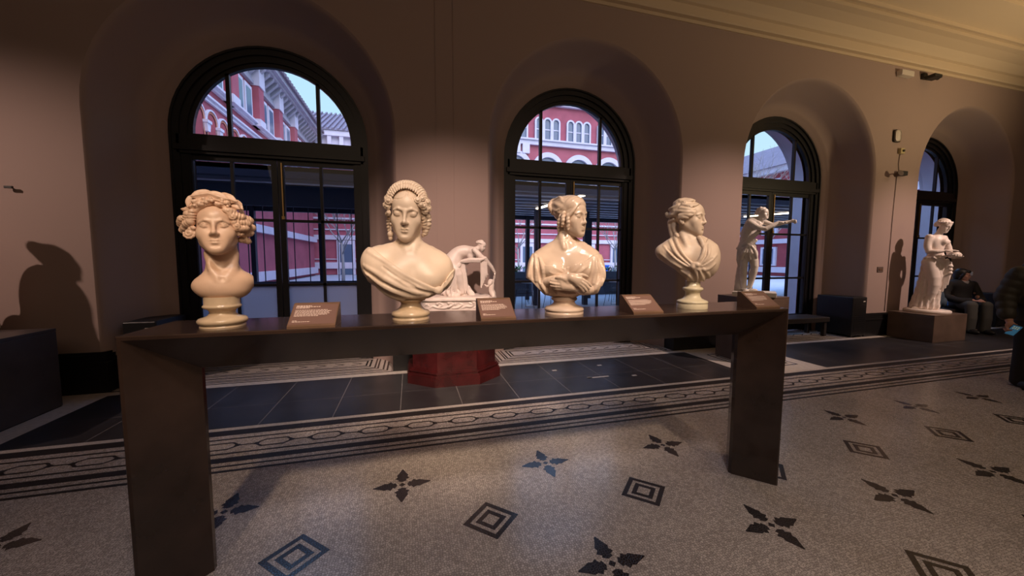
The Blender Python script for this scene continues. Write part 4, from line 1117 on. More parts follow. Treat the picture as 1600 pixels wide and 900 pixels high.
def bust_draped():
    """lady with lowered eyes and a mantle over one shoulder"""
    root = bust_root('marble_bust', 0.0, 1.865, 'marble bust of a woman with braided crown and lowered eyes, mantle over one shoulder')
    mat = M['marble_beige']
    S = Sculpt((-.235, -.17, .085), (.235, .19, .69), .0024)
    # torso bowl
    S.ell((-.002, .020, .235), (.175, .105, .115), 0)
    S.ell((-.155, .020, .262), (.060, .068, .078), .05); S.ell((.150, .020, .232), (.058, .068, .075), .05)
    S.chain([(-.02, .03, .355), (-.09, .03, .325), (-.150, .025, .292)], [.040, .040, .045], .05, n=2)
    S.chain([(.02, .03, .355), (.085, .03, .315), (.140, .025, .265)], [.040, .040, .045], .05, n=2)
    S.ell((0, -.01, .16), (.115, .085, .065), .05)
    for x_, z_ in ((-.072, .205), (.088, .195)): S.ell((x_, -.052, z_), (.062, .052, .058), .045)
    S.chain([(0, .035, .33), (-.001, .036, .40), (-.002, .040, .47)], [.056, .0475, .046], .030, n=3)
    for x_ in (-1, 1):
        S.chain([(x_ * .040, .02, .42), (x_ * .028, -.012, .36), (x_ * .012, -.040, .320)], [.007, .007, .005], .024, n=3)
    Hd = Fr((-.008, .016, .512), rotz(-.13) @ rotx(.14) @ roty(.05), 1.10)
    B = S.D.copy()
    face(S, Hd, closed=True, plump=1.03, nose=.85)
    S.smooth(1)
    # mantle
    C = S.like(); x, y, z = S.grids()
    line = np.interp(S.ax[0], [-.235, -.175, -.12, -.05, .04, .10, .133, .15, .19, .235], [.36, .345, .302, .25, .188, .152, .150, .175, .225, .26])[:, None, None]
    reg = (z - line) * .75
    shoulder = np.where(y > .05, (z - .36), reg)      # it wraps round the back
    C.D = np.maximum(B - .009, shoulder).astype(np.float32)
    ks = [([(-.205, .262), (-.13, .215), (-.05, .165), (.03, .135), (.11, .128)], [.004, .009, .011, .011, .006]),
          ([(-.20, .225), (-.14, .180), (-.07, .140), (.0, .118), (.08, .120)], [.004, .008, .010, .010, .006]),
          ([(-.06, .205), (-.02, .178), (.04, .158), (.10, .142)], [.003, .009, .010, .006]),
          ([(-.185, .325), (-.12, .285), (-.05, .235), (.03, .188), (.11, .148)], [.006, .0055, .0055, .006, .008]),
          ([(.128, .150), (.150, .180), (.185, .222)], [.012, .011, .008]), ([(.128, .145), (.160, .165), (.198, .205)], [.010, .010, .007]), ([(.125, .135), (.165, .145), (.195, .180)], [.009, .009, .006]),
          ([(-.15, .16), (-.09, .118), (-.03, .100)], [.006, .008, .007])]
    for p, r in ks: C.ridge(p, r, .012, .003)
    for p, r in [([(-.208, .240), (-.14, .196), (-.07, .158), (-.01, .132)], [.004, .006, .006, .003]), ([(-.03, .19), (.03, .150), (.10, .133)], [.004, .006, .003]), ([(-.19, .205), (-.12, .150), (-.05, .118)], [.003, .005, .003]), ([(.135, .162), (.165, .192)], [.004, .003]),
                 ([(-.12, .255), (-.05, .205), (.02, .165)], [.002, .004, .002])]:
        C.ridge(p, r, .008, -.001, 's')
    C.swirl((.127, -.088, .147), (.3, -1, 0), .020, .0065, 1.3, .004, ID, .4)
    C.smooth(1)
    # hair
    G = S.like()
    G.ell((0, .030, .046), (.077, .090, .080), 0, Hd, disp=lambda x, y, z: .0022 * np.sin(220 * x + 30 * z))
    G.ell((0, .095, .02), (.050, .040, .048), .02, Hd, disp=lambda x, y, z: .0025 * np.sin(170 * z))
    for i in range(25):                                      # braided crown
        a = math.pi * (i / 24.0); a2 = a + .17
        c = lambda t, o=0: (.073 * math.cos(t), -.008 + o * 1.3, .050 + .073 * math.sin(t))
        G.ell(c(a + .08), (.0085, .023, .0195), .001, Hd, R=roty(-(a + .08 + math.pi / 2)) @ rotz(.55))
    for i in range(15):                                      # leaf band in front of it
        a = math.pi * (.12 + .76 * i / 14.0)
        p = np.array((.067 * math.cos(a), -.036, .050 + .066 * math.sin(a)))
        q = np.array((.058 * math.cos(a), -.054, .046 + .058 * math.sin(a)))
        G.cap(tuple(p), tuple(q), .0085, .0025, .002, Hd)
    # smooth parted bands over the brow
    S.ridge([(-.082, .580), (-.055, .566), (-.028, .570), (-.014, .586), (-.008, .612)], .0016, .0015, 0, 's'); S.ridge([(-.008, .612), (-.002, .586), (.012, .571), (.040, .566), (.066, .580)], .0016, .0015, 0, 's')
    for c, n_, R_ in [((.050, -.066, .062), (.2, -1, .2), .015), ((.066, -.052, .070), (.5, -1, .3), .014), ((.072, -.048, .040), (.4, -1, 0), .0175), ((.086, -.028, .056), (.8, -1, .2), .016), ((.090, -.022, .030), (.8, -1, 0), .017), ((.078, -.034, .016), (.5, -1, -.1), .014), ((.062, -.062, .044), (.3, -1, 0), .012),
                      ((-.070, -.042, .052), (-.4, -1, .1), .0185), ((-.084, -.024, .032), (-.7, -1, 0), .018), ((-.076, -.034, .026), (-.5, -1, 0), .015), ((-.086, -.012, .058), (-.9, -.8, .2), .016), ((-.074, -.032, .000), (-.5, -1, 0), .0115), ((-.082, -.014, -.006), (-.7, -1, 0), .012)]:
        G.swirl(c, n_, R_, R_ * .25, 1.5, .0015, Hd, .40)
    G.ringlet([(.082, .000, .005), (.086, .006, -.03), (.080, .012, -.062), (.072, .012, -.092)], [.014, .017, .016, .010], .016, .003, .002, Hd)
    G.ringlet([(.068, -.020, -.004), (.074, -.010, -.034), (.072, .0, -.060)], [.009, .011, .009], .013, .0025, .002, Hd)
    G.ringlet([(-.076, .006, -.01), (-.080, .012, -.045), (-.078, .016, -.08)], [.010, .012, .009], .014, .0025, .002, Hd)
    E = S.like()                                             # drop earring
    E.cap((-.068, -.012, -.052), (-.069, -.016, -.088), .0035, .0035, .001, Hd)
    for z_, r_ in ((-.050, .006), (-.094, .0135), (-.112, .0095)): E.ell((-.069, -.017, z_), r_, .002, Hd)
    S.mesh('torso', mat, root); C.mesh('mantle', mat, root); G.mesh('hair', mat, root); E.mesh('drop_earring', mat, root)
    socle([(.088, .0), (.088, .010), (.083, .013), (.0905, .018), (.0915, .028), (.086, .038), (.070, .044), (.062, .050), (.052, .060), (.047, .072), (.047, .079), (.056, .087), (.069, .092), (.071, .100), (.066, .125)], 'socle', M['marble_yellow'], root)
    return root

def hand(S, wrist, knuck, tips, r=.0062, thumb=None, k=.004, palm=.013):
    """a hand: wrist point, four knuckles, for each knuckle the finger joints"""
    w = np.asarray(wrist, float)
    for kn in knuck: S.cap(tuple(w + (np.asarray(kn) - w) * .15), kn, palm, r * 1.2, .012)
    for kn, tp in zip(knuck, tips): S.chain([kn] + list(tp), [r * 1.12] + [r * (1 - .12 * i) for i in range(len(tp))], k, n=2)
    if thumb: S.chain([tuple(w + (np.asarray(thumb[0]) - w) * .3)] + list(thumb), [palm * .9, r * 1.35, r * 1.15, r * .9][:len(thumb) + 1], .007, n=2)

def bust_hands():
    """lady in an off-shoulder gown with crossed hands"""
    root = bust_root('marble_bust', .81, 1.862, 'glossy marble bust of a woman in off-shoulder gown, hands crossed at her waist')
    mat = M['marble_gloss']
    S = Sculpt((-.235, -.17, .075), (.245, .19, .655), .0024)
    S.ell((.008, .025, .255), (.150, .088, .115), 0)
    S.ell((-.128, .025, .250), (.062, .066, .072), .05); S.ell((.140, .025, .258), (.060, .066, .072), .05)
    S.chain([(-.01, .03, .385), (-.07, .03, .345), (-.125, .025, .295)], [.036, .040, .046], .05, n=2)
    S.chain([(.02, .03, .385), (.085, .03, .350), (.135, .025, .302)], [.036, .040, .046], .05, n=2)
    for x_, z_ in ((-.062, .238), (.070, .242)): S.ell((x_, -.048, z_), (.060, .050, .052), .04)
    S.ell((.005, -.008, .150), (.105, .070, .075), .04)
    S.chain([(.003, .035, .36), (.002, .032, .43), (.006, .032, .49)], [.052, .0405, .040], .030, n=3)
    S.chain([(-.026, .020, .46), (-.016, -.012, .40), (-.004, -.036, .352)], [.005, .005, .004], .024, n=3)
    B = S.D.copy()
    # forearms and hands, crossed
    S.chain([(.150, -.040, .138), (.100, -.084, .132), (.048, -.105, .148)], [.028, .026, .020], .012, n=3)
    S.chain([(-.105, -.050, .168), (-.045, -.098, .182), (.030, -.125, .200)], [.028, .026, .020], .012, n=3)
    hand(S, (.040, -.108, .150), [(-.012, -.122, .176), (-.014, -.124, .164), (-.012, -.122, .152), (-.006, -.118, .142)],
         [[(-.042, -.120, .180), (-.066, -.113, .184)], [(-.046, -.122, .166), (-.072, -.114, .171)], [(-.044, -.119, .152), (-.068, -.111, .156)], [(-.034, -.114, .140), (-.054, -.107, .142)]],
         .0076, [(.006, -.128, .190), (-.020, -.130, .200), (-.040, -.126, .199)], .003, .017)
    hand(S, (.032, -.124, .202), [(.082, -.134, .196), (.080, -.136, .184), (.074, -.135, .173), (.066, -.131, .164)],
         [[(.112, -.130, .178), (.134, -.118, .158)], [(.106, -.134, .165), (.124, -.124, .144)], [(.098, -.133, .153), (.112, -.125, .134)], [(.088, -.129, .146), (.098, -.123, .130)]],
         .0076, [(.060, -.128, .212), (.090, -.126, .214), (.116, -.120, .205)], .003, .018)
    Hd = Fr((.030, .022, .524), rotz(.95) @ rotx(.06) @ roty(-.02), .94)
    face(S, Hd, plump=.97, nose=.72)
    S.smooth(1)
    # gown
    C = S.like(); x, y, z = S.grids()
    top = np.interp(S.ax[0], [-.235, -.165, -.13, -.10, -.06, .0, .06, .11, .15, .175, .24], [.33, .325, .300, .262, .262, .246, .268, .285, .312, .318, .32])[:, None, None]
    C.D = np.maximum(B - .005, (z - top) * .8).astype(np.float32)
    # hanging sleeves
    C.ell((-.145, .005, .215), (.062, .068, .105), .03, R=roty(.25)); C.ell((-.118, -.010, .150), (.058, .062, .062), .03)
    C.ell((.160, .005, .215), (.058, .068, .105), .03, R=roty(-.18)); C.ell((.150, -.010, .150), (.050, .062, .052), .03)
    bot = np.interp(S.ax[0], [-.24, -.206, -.178, -.135, -.105, -.06, -.03, .03, .08, .11, .15, .178, .19, .21, .24], [.21, .188, .175, .132, .10, .088, .095, .085, .10, .102, .104, .115, .15, .20, .24])[:, None, None]
    C.D = np.maximum(C.D, (bot - z) * .7).astype(np.float32)
    for p, r in [([(-.172, .312), (-.180, .260), (-.190, .20)], [.007, .012, .012]), ([(-.160, .318), (-.150, .26), (-.145, .18)], [.006, .012, .012]), ([(-.135, .300), (-.112, .24), (-.108, .16), (-.09, .11)], [.006, .011, .012, .009]), ([(-.145, .24), (-.125, .17), (-.095, .115)], [.006, .010, .008]),
                 ([(.160, .300), (.165, .24), (.150, .17)], [.006, .011, .010]), ([(.185, .290), (.198, .23), (.190, .16)], [.006, .011, .010]), ([(.14, .285), (.125, .235), (.115, .20)], [.005, .009, .007]), ([(.175, .20), (.160, .14), (.120, .115)], [.007, .010, .008]), ([(.205, .25), (.207, .20), (.195, .17)], [.006, .008, .006]),
                 ([(.012, .212), (-.012, .228), (-.050, .246)], [.006, .005, .003]), ([(.014, .212), (.0, .236), (-.022, .256)], [.006, .005, .003]), ([(.020, .212), (.032, .240), (.052, .264)], [.006, .005, .003]), ([(.026, .212), (.055, .236), (.088, .270)], [.006, .006, .004]), ([(.03, .208), (.07, .222), (.115, .256)], [.006, .006, .004]), ([(.0, .21), (-.035, .212), (-.075, .226)], [.005, .005, .003]), ([(.016, .212), (.016, .24), (.014, .25)], [.006, .004, .003]),
                 ([(-.06, .20), (-.03, .196), (.0, .212)], [.008, .008, .007]), ([(-.08, .17), (-.06, .13), (-.04, .11)], [.008, .008, .006]), ([(-.03, .125), (.02, .112), (.07, .118)], [.008, .008, .007])]:
        C.ridge(p, r, .008, .002)
    for p, r in [([(-.165, .30), (-.166, .24), (-.168, .19)], [.003, .007, .004]), ([(-.142, .295), (-.130, .23), (-.125, .17)], [.003, .007, .004]), ([(.172, .28), (.178, .22), (.17, .17)], [.003, .007, .004])]:
        C.ridge(p, r, .007, 0, 's')
    C.smooth(1)
    # hair
    G = S.like()
    strand = lambda x, y, z: .0022 * np.sin(150 * z - 55 * y) * np.clip((y + .05) / .05, 0, 1)
    G.ell((0, .026, .043), (.0775, .094, .080), 0, Hd, disp=strand)
    G.ell((0, -.012, .060), (.074, .070, .058), .006, Hd, disp=lambda x, y, z: .0011 * np.sin(210 * y + 120 * z))
    G.ell((0, .100, .062), (.048, .038, .046), .012, Hd, disp=lambda x, y, z: .0035 * np.sin(110 * (z + x) + 60 * y))
    for a in range(6):
        t = a / 5.0
        G.chain([(-.066, -.005 + .02 * t, .055 + .05 * t - .03 * t * t), (-.070 + .02 * t, .045, .030 + .075 * t), (-.03, .095, .025 + .070 * t)], [.005, .008, .009], .005, Hd, n=4)
    G.chain([(-.035, .105, .020), (-.045, .122, .06), (0, .128, .095), (.03, .115, .06)], [.012, .014, .013, .012], .004, Hd, n=4)
    # side locks and ringlets in front of the ear (the side seen is -x of the head)
    G.chain([(-.030, -.072, .070), (-.056, -.060, .038), (-.066, -.044, .012), (-.071, -.026, -.006)], [.006, .009, .011, .010], .004, Hd, n=4)
    G.ringlet([(-.073, -.030, .004), (-.074, -.034, -.035), (-.068, -.032, -.075)], [.010, .011, .007], .020, .0016, .002, Hd)
    G.ringlet([(-.074, .000, .014), (-.078, -.002, -.025), (-.074, .004, -.055)], [.011, .012, .008], .020, .0016, .002, Hd)
    G.ringlet([(-.070, .024, .0), (-.068, .034, -.04), (-.058, .042, -.085)], [.010, .011, .006], .020, .0016, .002, Hd)
    G.chain([(-.060, -.066, .040), (-.064, -.058, .022), (-.070, -.048, .018)], [.004, .006, .004], .003, Hd, n=4)
    G.ringlet([(.073, -.030, .004), (.074, -.034, -.035), (.068, -.032, -.075)], [.010, .011, .007], .020, .0016, .002, Hd)
    S.mesh('torso', mat, root); C.mesh('gown', mat, root); G.mesh('hair', mat, root)
    socle([(.105, .0), (.105, .010), (.100, .012), (.106, .016), (.107, .024), (.100, .034), (.080, .041), (.068, .046), (.060, .053), (.057, .062), (.059, .067), (.068, .072), (.0705, .080), (.066, .088), (.050, .090), (.046, .125)], 'socle', mat, root)
    return root

def bust_profile():
    """youthful head turned aside, shirt knotted at the chest"""
    root = bust_root('marble_bust', 1.655, 1.865, 'marble bust with wavy hair and face in profile, shirt knotted at the chest')
    mat = M['marble_beige']
    S = Sculpt((-.225, -.16, .14), (.155, .18, .675), .0023)
    S.ell((-.025, .020, .310), (.130, .085, .110), 0)
    S.ell((-.135, .025, .335), (.058, .060, .050), .05); S.ell((.070, .015, .300), (.058, .065, .080), .05)
    S.chain([(-.05, .03, .43), (-.105, .03, .395), (-.150, .028, .355)], [.034, .036, .036], .04, n=2)
    S.chain([(-.02, .03, .42), (.03, .03, .390), (.075, .025, .345)], [.034, .036, .038], .04, n=2)
    S.ell((.0, .0, .235), (.088, .070, .075), .04)
    for x_, z_ in ((-.07, .30), (.045, .29)): S.ell((x_, -.045, z_), (.055, .040, .055), .04)
    S.chain([(-.040, .030, .40), (-.048, .026, .46), (-.052, .024, .51)], [.051, .040, .038], .028, n=3)
    S.chain([(-.075, .0, .455), (-.058, -.026, .415), (-.04, -.045, .375)], [.008, .008, .007], .022, n=3)
    B = S.D.copy()
    Hd = Fr((-.036, .022, .546), rotz(1.22) @ rotx(.02), .93)
    face(S, Hd, plump=.97, ears=True, nose=.95)
    S.smooth(1)
    C = S.like(); x, y, z = S.grids()
    # V opening
    topL = np.interp(S.ax[0], [-.23, -.13, -.105, -.09, -.05, .0, .02, .035, .05, .075, .16], [.46, .46, .450, .400, .315, .262, .275, .320, .38, .425, .43])[:, None, None]
    C.D = np.maximum(B - .008, np.where(y < .03, (z - topL) * .6, z - .45)).astype(np.float32)
    for x_, z_, a in ((-.165, .330, .5),): C.ell((x_, .02, z_), (.060, .055, .042), .03, R=roty(a))
    C.ell((.095, .010, .285), (.036, .060, .085), .03)
    bot = np.interp(S.ax[0], [-.23, -.195, -.15, -.10, -.06, -.02, .02, .07, .095, .12, .16], [.30, .292, .262, .232, .195, .160, .152, .150, .182, .22, .26])[:, None, None]
    C.D = np.maximum(C.D, (bot - z) * .75).astype(np.float32); S.D = np.maximum(S.D, (bot + .006 - z) * .75).astype(np.float32)
    for p, r in [([(-.112, .435), (-.085, .37), (-.045, .305), (.0, .262)], [.008, .009, .009, .010]), ([(-.14, .41), (-.105, .345), (-.06, .29), (-.01, .255)], [.006, .009, .009, .009]), ([(-.17, .375), (-.12, .32), (-.06, .27), (-.01, .248)], [.005, .007, .008, .008]), ([(-.185, .33), (-.13, .285), (-.07, .245)], [.004, .007, .005]),
                 ([(.042, .405), (.052, .36), (.040, .31), (.018, .265)], [.010, .011, .009, .009]), ([(.075, .375), (.075, .33), (.052, .285), (.02, .255)], [.006, .008, .008, .008]), ([(.115, .32), (.085, .285), (.03, .25)], [.004, .006, .006]), ([(.11, .27), (.075, .24), (.03, .238)], [.004, .008, .007]),
                 ([(.012, .252), (.035, .215), (.055, .172)], [.012, .012, .010]), ([(.0, .245), (.018, .205), (.02, .165)], [.010, .010, .008]), ([(-.005, .25), (.005, .268), (.02, .262)], [.011, .012, .011]), ([(-.02, .225), (-.03, .19), (-.03, .17)], [.006, .008, .005]), ([(.05, .24), (.075, .21), (.085, .185)], [.006, .008, .006]), ([(-.07, .23), (-.02, .195), (.0, .165)], [.005, .007, .005])]:
        C.ridge(p, r, .008, .002)
    for p, r in [([(-.125, .42), (-.095, .355), (-.05, .297), (-.02, .268)], [.002, .005, .005, .003]), ([(-.15, .36), (-.09, .305), (-.03, .258)], [.002, .005, .003]), ([(.062, .37), (.062, .32), (.035, .272)], [.002, .005, .003]), ([(.095, .30), (.05, .262)], [.002, .003]), ([(.025, .225), (.04, .18)], [.004, .003])]:
        C.ridge(p, r, .006, 0, 's')
    C.chain([(-.118, .035, .450), (-.105, .01, .448), (-.095, -.012, .435)], [.014, .013, .010], .006, n=3)      # stand-up collar
    C.chain([(.012, .03, .428), (.022, -.008, .424), (.036, -.032, .402), (.046, -.042, .365), (.050, -.048, .33)], [.013, .014, .014, .013, .010], .008, n=3)
    C.chain([(-.118, .035, .450), (-.10, .08, .455), (-.05, .095, .46), (-.01, .075, .445), (.012, .03, .425)], .014, .008, n=3)
    C.smooth(1)
    G = S.like()
    G.ell((0, .030, .045), (.077, .092, .079), 0, Hd, disp=lambda x, y, z: .003 * np.sin(95 * z + 45 * y + 1.5 * np.sin(70 * y)))
    for p, r in [([(-.030, -.066, .082), (-.052, -.045, .070), (-.066, -.015, .072), (-.066, .02, .082)], [.004, .009, .010, .009]), ([(-.040, -.060, .058), (-.060, -.040, .045), (-.075, -.010, .050), (-.072, .03, .058)], [.004, .009, .011, .010]),
                 ([(-.062, -.050, .016), (-.072, -.032, .010), (-.078, -.006, .016), (-.080, .03, .012)], [.007, .010, .012, .011]), ([(-.068, -.042, .028), (-.078, -.020, .030), (-.078, .015, .036), (-.070, .05, .04)], [.006, .010, .011, .010]),
                 ([(-.074, -.020, -.006), (-.079, .006, .0), (-.076, .035, -.004)], [.007, .011, .011]), ([(-.03, -.03, .106), (-.045, .0, .102), (-.05, .04, .105)], [.007, .011, .011]), ([(-.005, -.030, .108), (-.02, -.005, .114), (-.02, .03, .120)], [.006, .010, .010]),
                 ([(-.02, .02, .118), (-.03, .055, .114), (-.02, .09, .10)], [.010, .013, .012]), ([(-.06, .05, .078), (-.055, .085, .065), (-.03, .115, .06)], [.010, .012, .012]), ([(-.066, .05, .03), (-.056, .085, .02), (-.03, .115, .02)], [.010, .013, .013]),
                 ([(-.05, .08, -.01), (-.03, .11, -.02), (.0, .12, -.03)], [.011, .014, .014]), ([(-.01, .112, .03), (-.02, .130, .022), (-.025, .138, .034)], [.018, .016, .012]), ([(-.01, .108, -.01), (-.022, .108, -.045), (-.026, .098, -.09), (-.030, .092, -.125)], [.020, .019, .017, .010]), ([(.01, .10, -.02), (.0, .098, -.06), (-.01, .080, -.11)], [.022, .021, .016]), ([(-.03, .085, -.02), (-.034, .082, -.06), (-.032, .07, -.10)], [.016, .016, .012]),
                 ([(-.052, -.058, .036), (-.064, -.050, .028), (-.07, -.036, .034)], [.004, .007, .006])]:
        G.chain(p, r, .008, Hd, n=4)
    for c, n_, R_ in [((-.068, -.030, .066), (-1, -.5, .3), .013), ((-.074, -.018, .022), (-1, -.3, 0), .013), ((-.062, .01, .094), (-1, 0, .8), .014)]: G.swirl(c, n_, R_, R_ * .25, 1.2, .002, Hd, .3)
    S.mesh('torso', mat, root); C.mesh('shirt', mat, root); G.mesh('hair', mat, root)
    socle([(.086, .0), (.086, .026), (.083, .030), (.087, .034), (.087, .042), (.080, .047), (.066, .052), (.052, .060), (.043, .072), (.041, .086), (.043, .100), (.052, .106), (.058, .112), (.058, .120), (.054, .126), (.042, .129), (.040, .17)], 'socle', M['marble_pale'], root)
    return root
bust_head(); bust_draped(); bust_hands(); bust_profile()
# ------------------------------------------------------------------ statues along the wall
def st_root(name, x, y, z, label): return empty(name, (x, y, z), -math.atan2(x, y), label, 'sculpture', 'statues along the wall')

def fist(S, p, d, r=.02):
    d = np.asarray(d, float); d /= np.linalg.norm(d); u = np.cross(d, [0, .3, 1]); u /= np.linalg.norm(u); w = np.cross(d, u); p = np.asarray(p, float)
    S.ell(tuple(p), (r, r * .8, r), .006)
    for i in range(4):
        o = p + u * (i - 1.5) * r * .55
        S.chain([tuple(o), tuple(o + d * r * 1.5), tuple(o + d * r * 1.5 + w * r * .9), tuple(o + d * r * .7 + w * r * 1.3)], r * .30, .002)
    S.chain([tuple(p - u * r), tuple(p - u * r * .9 + d * r * 1.1 + w * r), tuple(p + d * r * 1.2 + w * r * 1.2)], r * .32, .003)

def open_hand(S, wrist, d, nrm, L=.15, r=.007, curl=.3):
    """hand laid flat: direction d, palm normal nrm"""
    d = np.asarray(d, float); d /= np.linalg.norm(d); nrm = np.asarray(nrm, float); nrm -= d * (d @ nrm); nrm /= np.linalg.norm(nrm); u = np.cross(d, nrm); w = np.asarray(wrist, float)
    for i, l in enumerate((.92, 1.0, .95, .78)):
        k = w + d * L * .48 + u * (i - 1.5) * r * 2.1
        S.cap(tuple(w), tuple(k), r * 1.6, r * 1.2, .006)
        S.chain([tuple(k), tuple(k + d * L * .28 * l + nrm * L * .04), tuple(k + d * L * .50 * l + nrm * L * (.05 + curl * .25))], [r * 1.05, r * .95, r * .7], .003)
    S.chain([tuple(w + d * L * .1 - u * r * 2), tuple(w + d * L * .32 - u * r * 4.6 + nrm * L * .05), tuple(w + d * L * .52 - u * r * 4.8 + nrm * L * .12)], [r * 1.5, r * 1.15, r * .8], .005)

def statue_basket():
    root = st_root('marble_statue', 9.05, 4.42, .475, 'marble statue of a standing half draped woman holding a round basket, head bowed')
    mt = M['marble_white']
    S = Sculpt((-.33, -.26, .06), (.40, .26, 1.74), .0058)
    y_ = rotz(.95); 
    # body
    S.ell((.045, .0, 1.20), (.115, .095, .17), 0, R=y_); S.ell((.03, .0, 1.30), (.15, .085, .10), .06, R=rotz(.75)); S.ell((.05, .0, 1.02), (.105, .09, .11), .05)
    S.ell((.135, -.045, 1.265), (.05, .045, .052), .03); S.ell((.165, .06, 1.265), (.045, .045, .05), .03)
    S.chain([(.045, .01, 1.36), (.075, .0, 1.44), (.095, -.005, 1.50)], [.055, .046, .044], .025, n=3)
    S.chain([(-.045, -.085, 1.355), (-.060, -.11, 1.20), (-.035, -.12, 1.10)], [.054, .047, .040], .02, n=3)       # her right arm, bent across
    S.chain([(-.035, -.12, 1.10), (.06, -.14, 1.095), (.145, -.13, 1.105)], [.041, .037, .024], .012, n=3)
    open_hand(S, (.145, -.13, 1.106), (1, .1, .12), (0, .1, -1), .16, .0095, .3)
    S.chain([(.125, .12, 1.34), (.19, .15, 1.17), (.215, .12, 1.04)], [.05, .045, .038], .02, n=3)
    S.chain([(.215, .12, 1.04), (.25, .04, 1.02), (.275, -.03, 1.00)], [.036, .032, .022], .012, n=3)
    open_hand(S, (.275, -.03, .985), (.6, -1, .1), (0, 0, 1), .14, .009, .3)
    S.chain([(-.01, -.04, .9), (.06, -.09, .50), (-.02, -.06, .12)], [.11, .075, .05], .03, n=3); S.chain([(.05, .05, .9), (.06, .06, .5), (.06, .05, .1)], [.10, .07, .05], .03, n=3)
    S.ell((-.125, -.10, .075), (.06, .035, .028), .01); 
    for i in range(5): S.ell((-.175 + .003 * i, -.118 + .011 * i, .068), (.016 - .0015 * i, .008, .010), .003)
    Hd = Fr((.118, -.005, 1.555), rotz(.95) @ rotx(.38), .97)
    face(S, Hd, join=.012)
    C = S.like(); 
    # skirt: wrapped cloth with a train to the left
    fold = lambda k, a, ph: (lambda x, y, z: a * np.sin(np.arctan2(y, x) * k + z * 3 + ph))
    C.ell((.035, .0, .93), (.135, .115, .13), 0)
    for zz, cx, rx, ry, a in ((.80, .025, .15, .125, .004), (.66, .015, .15, .13, .007), (.52, .005, .155, .13, .009), (.38, -.01, .16, .13, .010), (.24, -.025, .17, .135, .011), (.12, -.035, .185, .14, .012)):
        C.ell((cx, .01, zz), (rx, ry, .15), .03, disp=fold(13, a, zz * 2))
    for p, r in [([(-.10, .84), (.0, .78), (.10, .86)], [.006, .012, .006]), ([(-.11, .74), (.0, .66), (.12, .76)], [.006, .013, .006]), ([(-.10, .62), (.02, .55), (.13, .66)], [.006, .012, .006]), ([(-.08, .90), (.0, .86), (.08, .93)], [.005, .010, .005]),
                 ([(.12, .44), (.0, .34), (-.14, .16), (-.20, .08)], [.010, .015, .015, .010]), ([(.13, .40), (.04, .26), (-.04, .10)], [.008, .014, .012]), ([(.14, .42), (.10, .25), (.06, .08)], [.008, .014, .012]), ([(-.10, .50), (-.16, .25), (-.22, .08)], [.008, .014, .012]), ([(.15, .45), (.14, .25), (.13, .08)], [.008, .012, .012]), ([(-.06, .45), (-.12, .22), (-.13, .10)], [.006, .012, .010]),
                 ([(.08, -.0 + .9), (.12, .7), (.13, .45)], [.008, .016, .012])]: C.ridge(p, r, .014, .003)
    C.D = np.maximum(C.D, .055 - C.grids()[2]).astype(np.float32)
    # rolled waist and the fall of cloth from the far arm
    rn = random.Random(2)
    for i in range(13):
        t = i / 12.0; C.ell((-.075 + .235 * t, -.10 + .02 * math.sin(t * 9) - .02 * math.sin(math.pi * t), .965 + .035 * t + rn.uniform(-.018, .018)), (rn.uniform(.016, .028), .022, rn.uniform(.014, .026)), .006)
    for x_, z0, z1 in ((.175, .94, .40), (.200, .93, .46), (.225, .90, .52), (.190, .95, .60), (.235, .86, .62)): C.chain([(x_, .0, z0), (x_ - .005, -.02, (z0 + z1) / 2), (x_ - .015, .0, z1)], [.022, .026, .020], .010, n=3)
    for z_ in (.84, .78, .72): C.ell((.235, -.03, z_), (.03, .03, .022), .008)
    G = S.like(); G.ell((0, .03, .045), (.079, .094, .080), 0, Hd, disp=lambda x, y, z: .003 * np.sin(120 * z + 40 * x)); G.ell((0, .115, -.01), (.045, .04, .05), .02, Hd)
    for i in range(16):
        a = i / 16 * 2 * math.pi; G.ell((.078 * math.sin(a), .018 - .088 * math.cos(a), .058 + .015 * math.cos(a)), (.020, .018, .019), .004, Hd)
    for x_ in (-1, 1): G.chain([(x_ * .02, -.072, .07), (x_ * .055, -.05, .04), (x_ * .07, -.01, .0)], [.012, .018, .018], .006, Hd, n=3)
    S.mesh('body', mt, root); C.mesh('draped_skirt', mt, root); G.mesh('hair', mt, root)
    b = Sculpt((.14, -.20, .93), (.38, .05, 1.13), .005)
    b.ell((.262, -.08, 1.035), (.085, .085, .062), 0, disp=lambda x, y, z: .0035 * np.sin(np.arctan2(y, x) * 16) * (z < .01) + .0025 * np.sin(z * 260)); b.ell((.262, -.08, 1.12), (.07, .07, .045), .004, mode='s'); b.mesh('basket', mt, root)
    m = MB(); m.lathe([(.29, 0), (.30, .012), (.30, .045), (.28, .06)], 48, M=np.diag([1.0, .82, 1.0])); m.build('base', mt, root)
statue_basket()

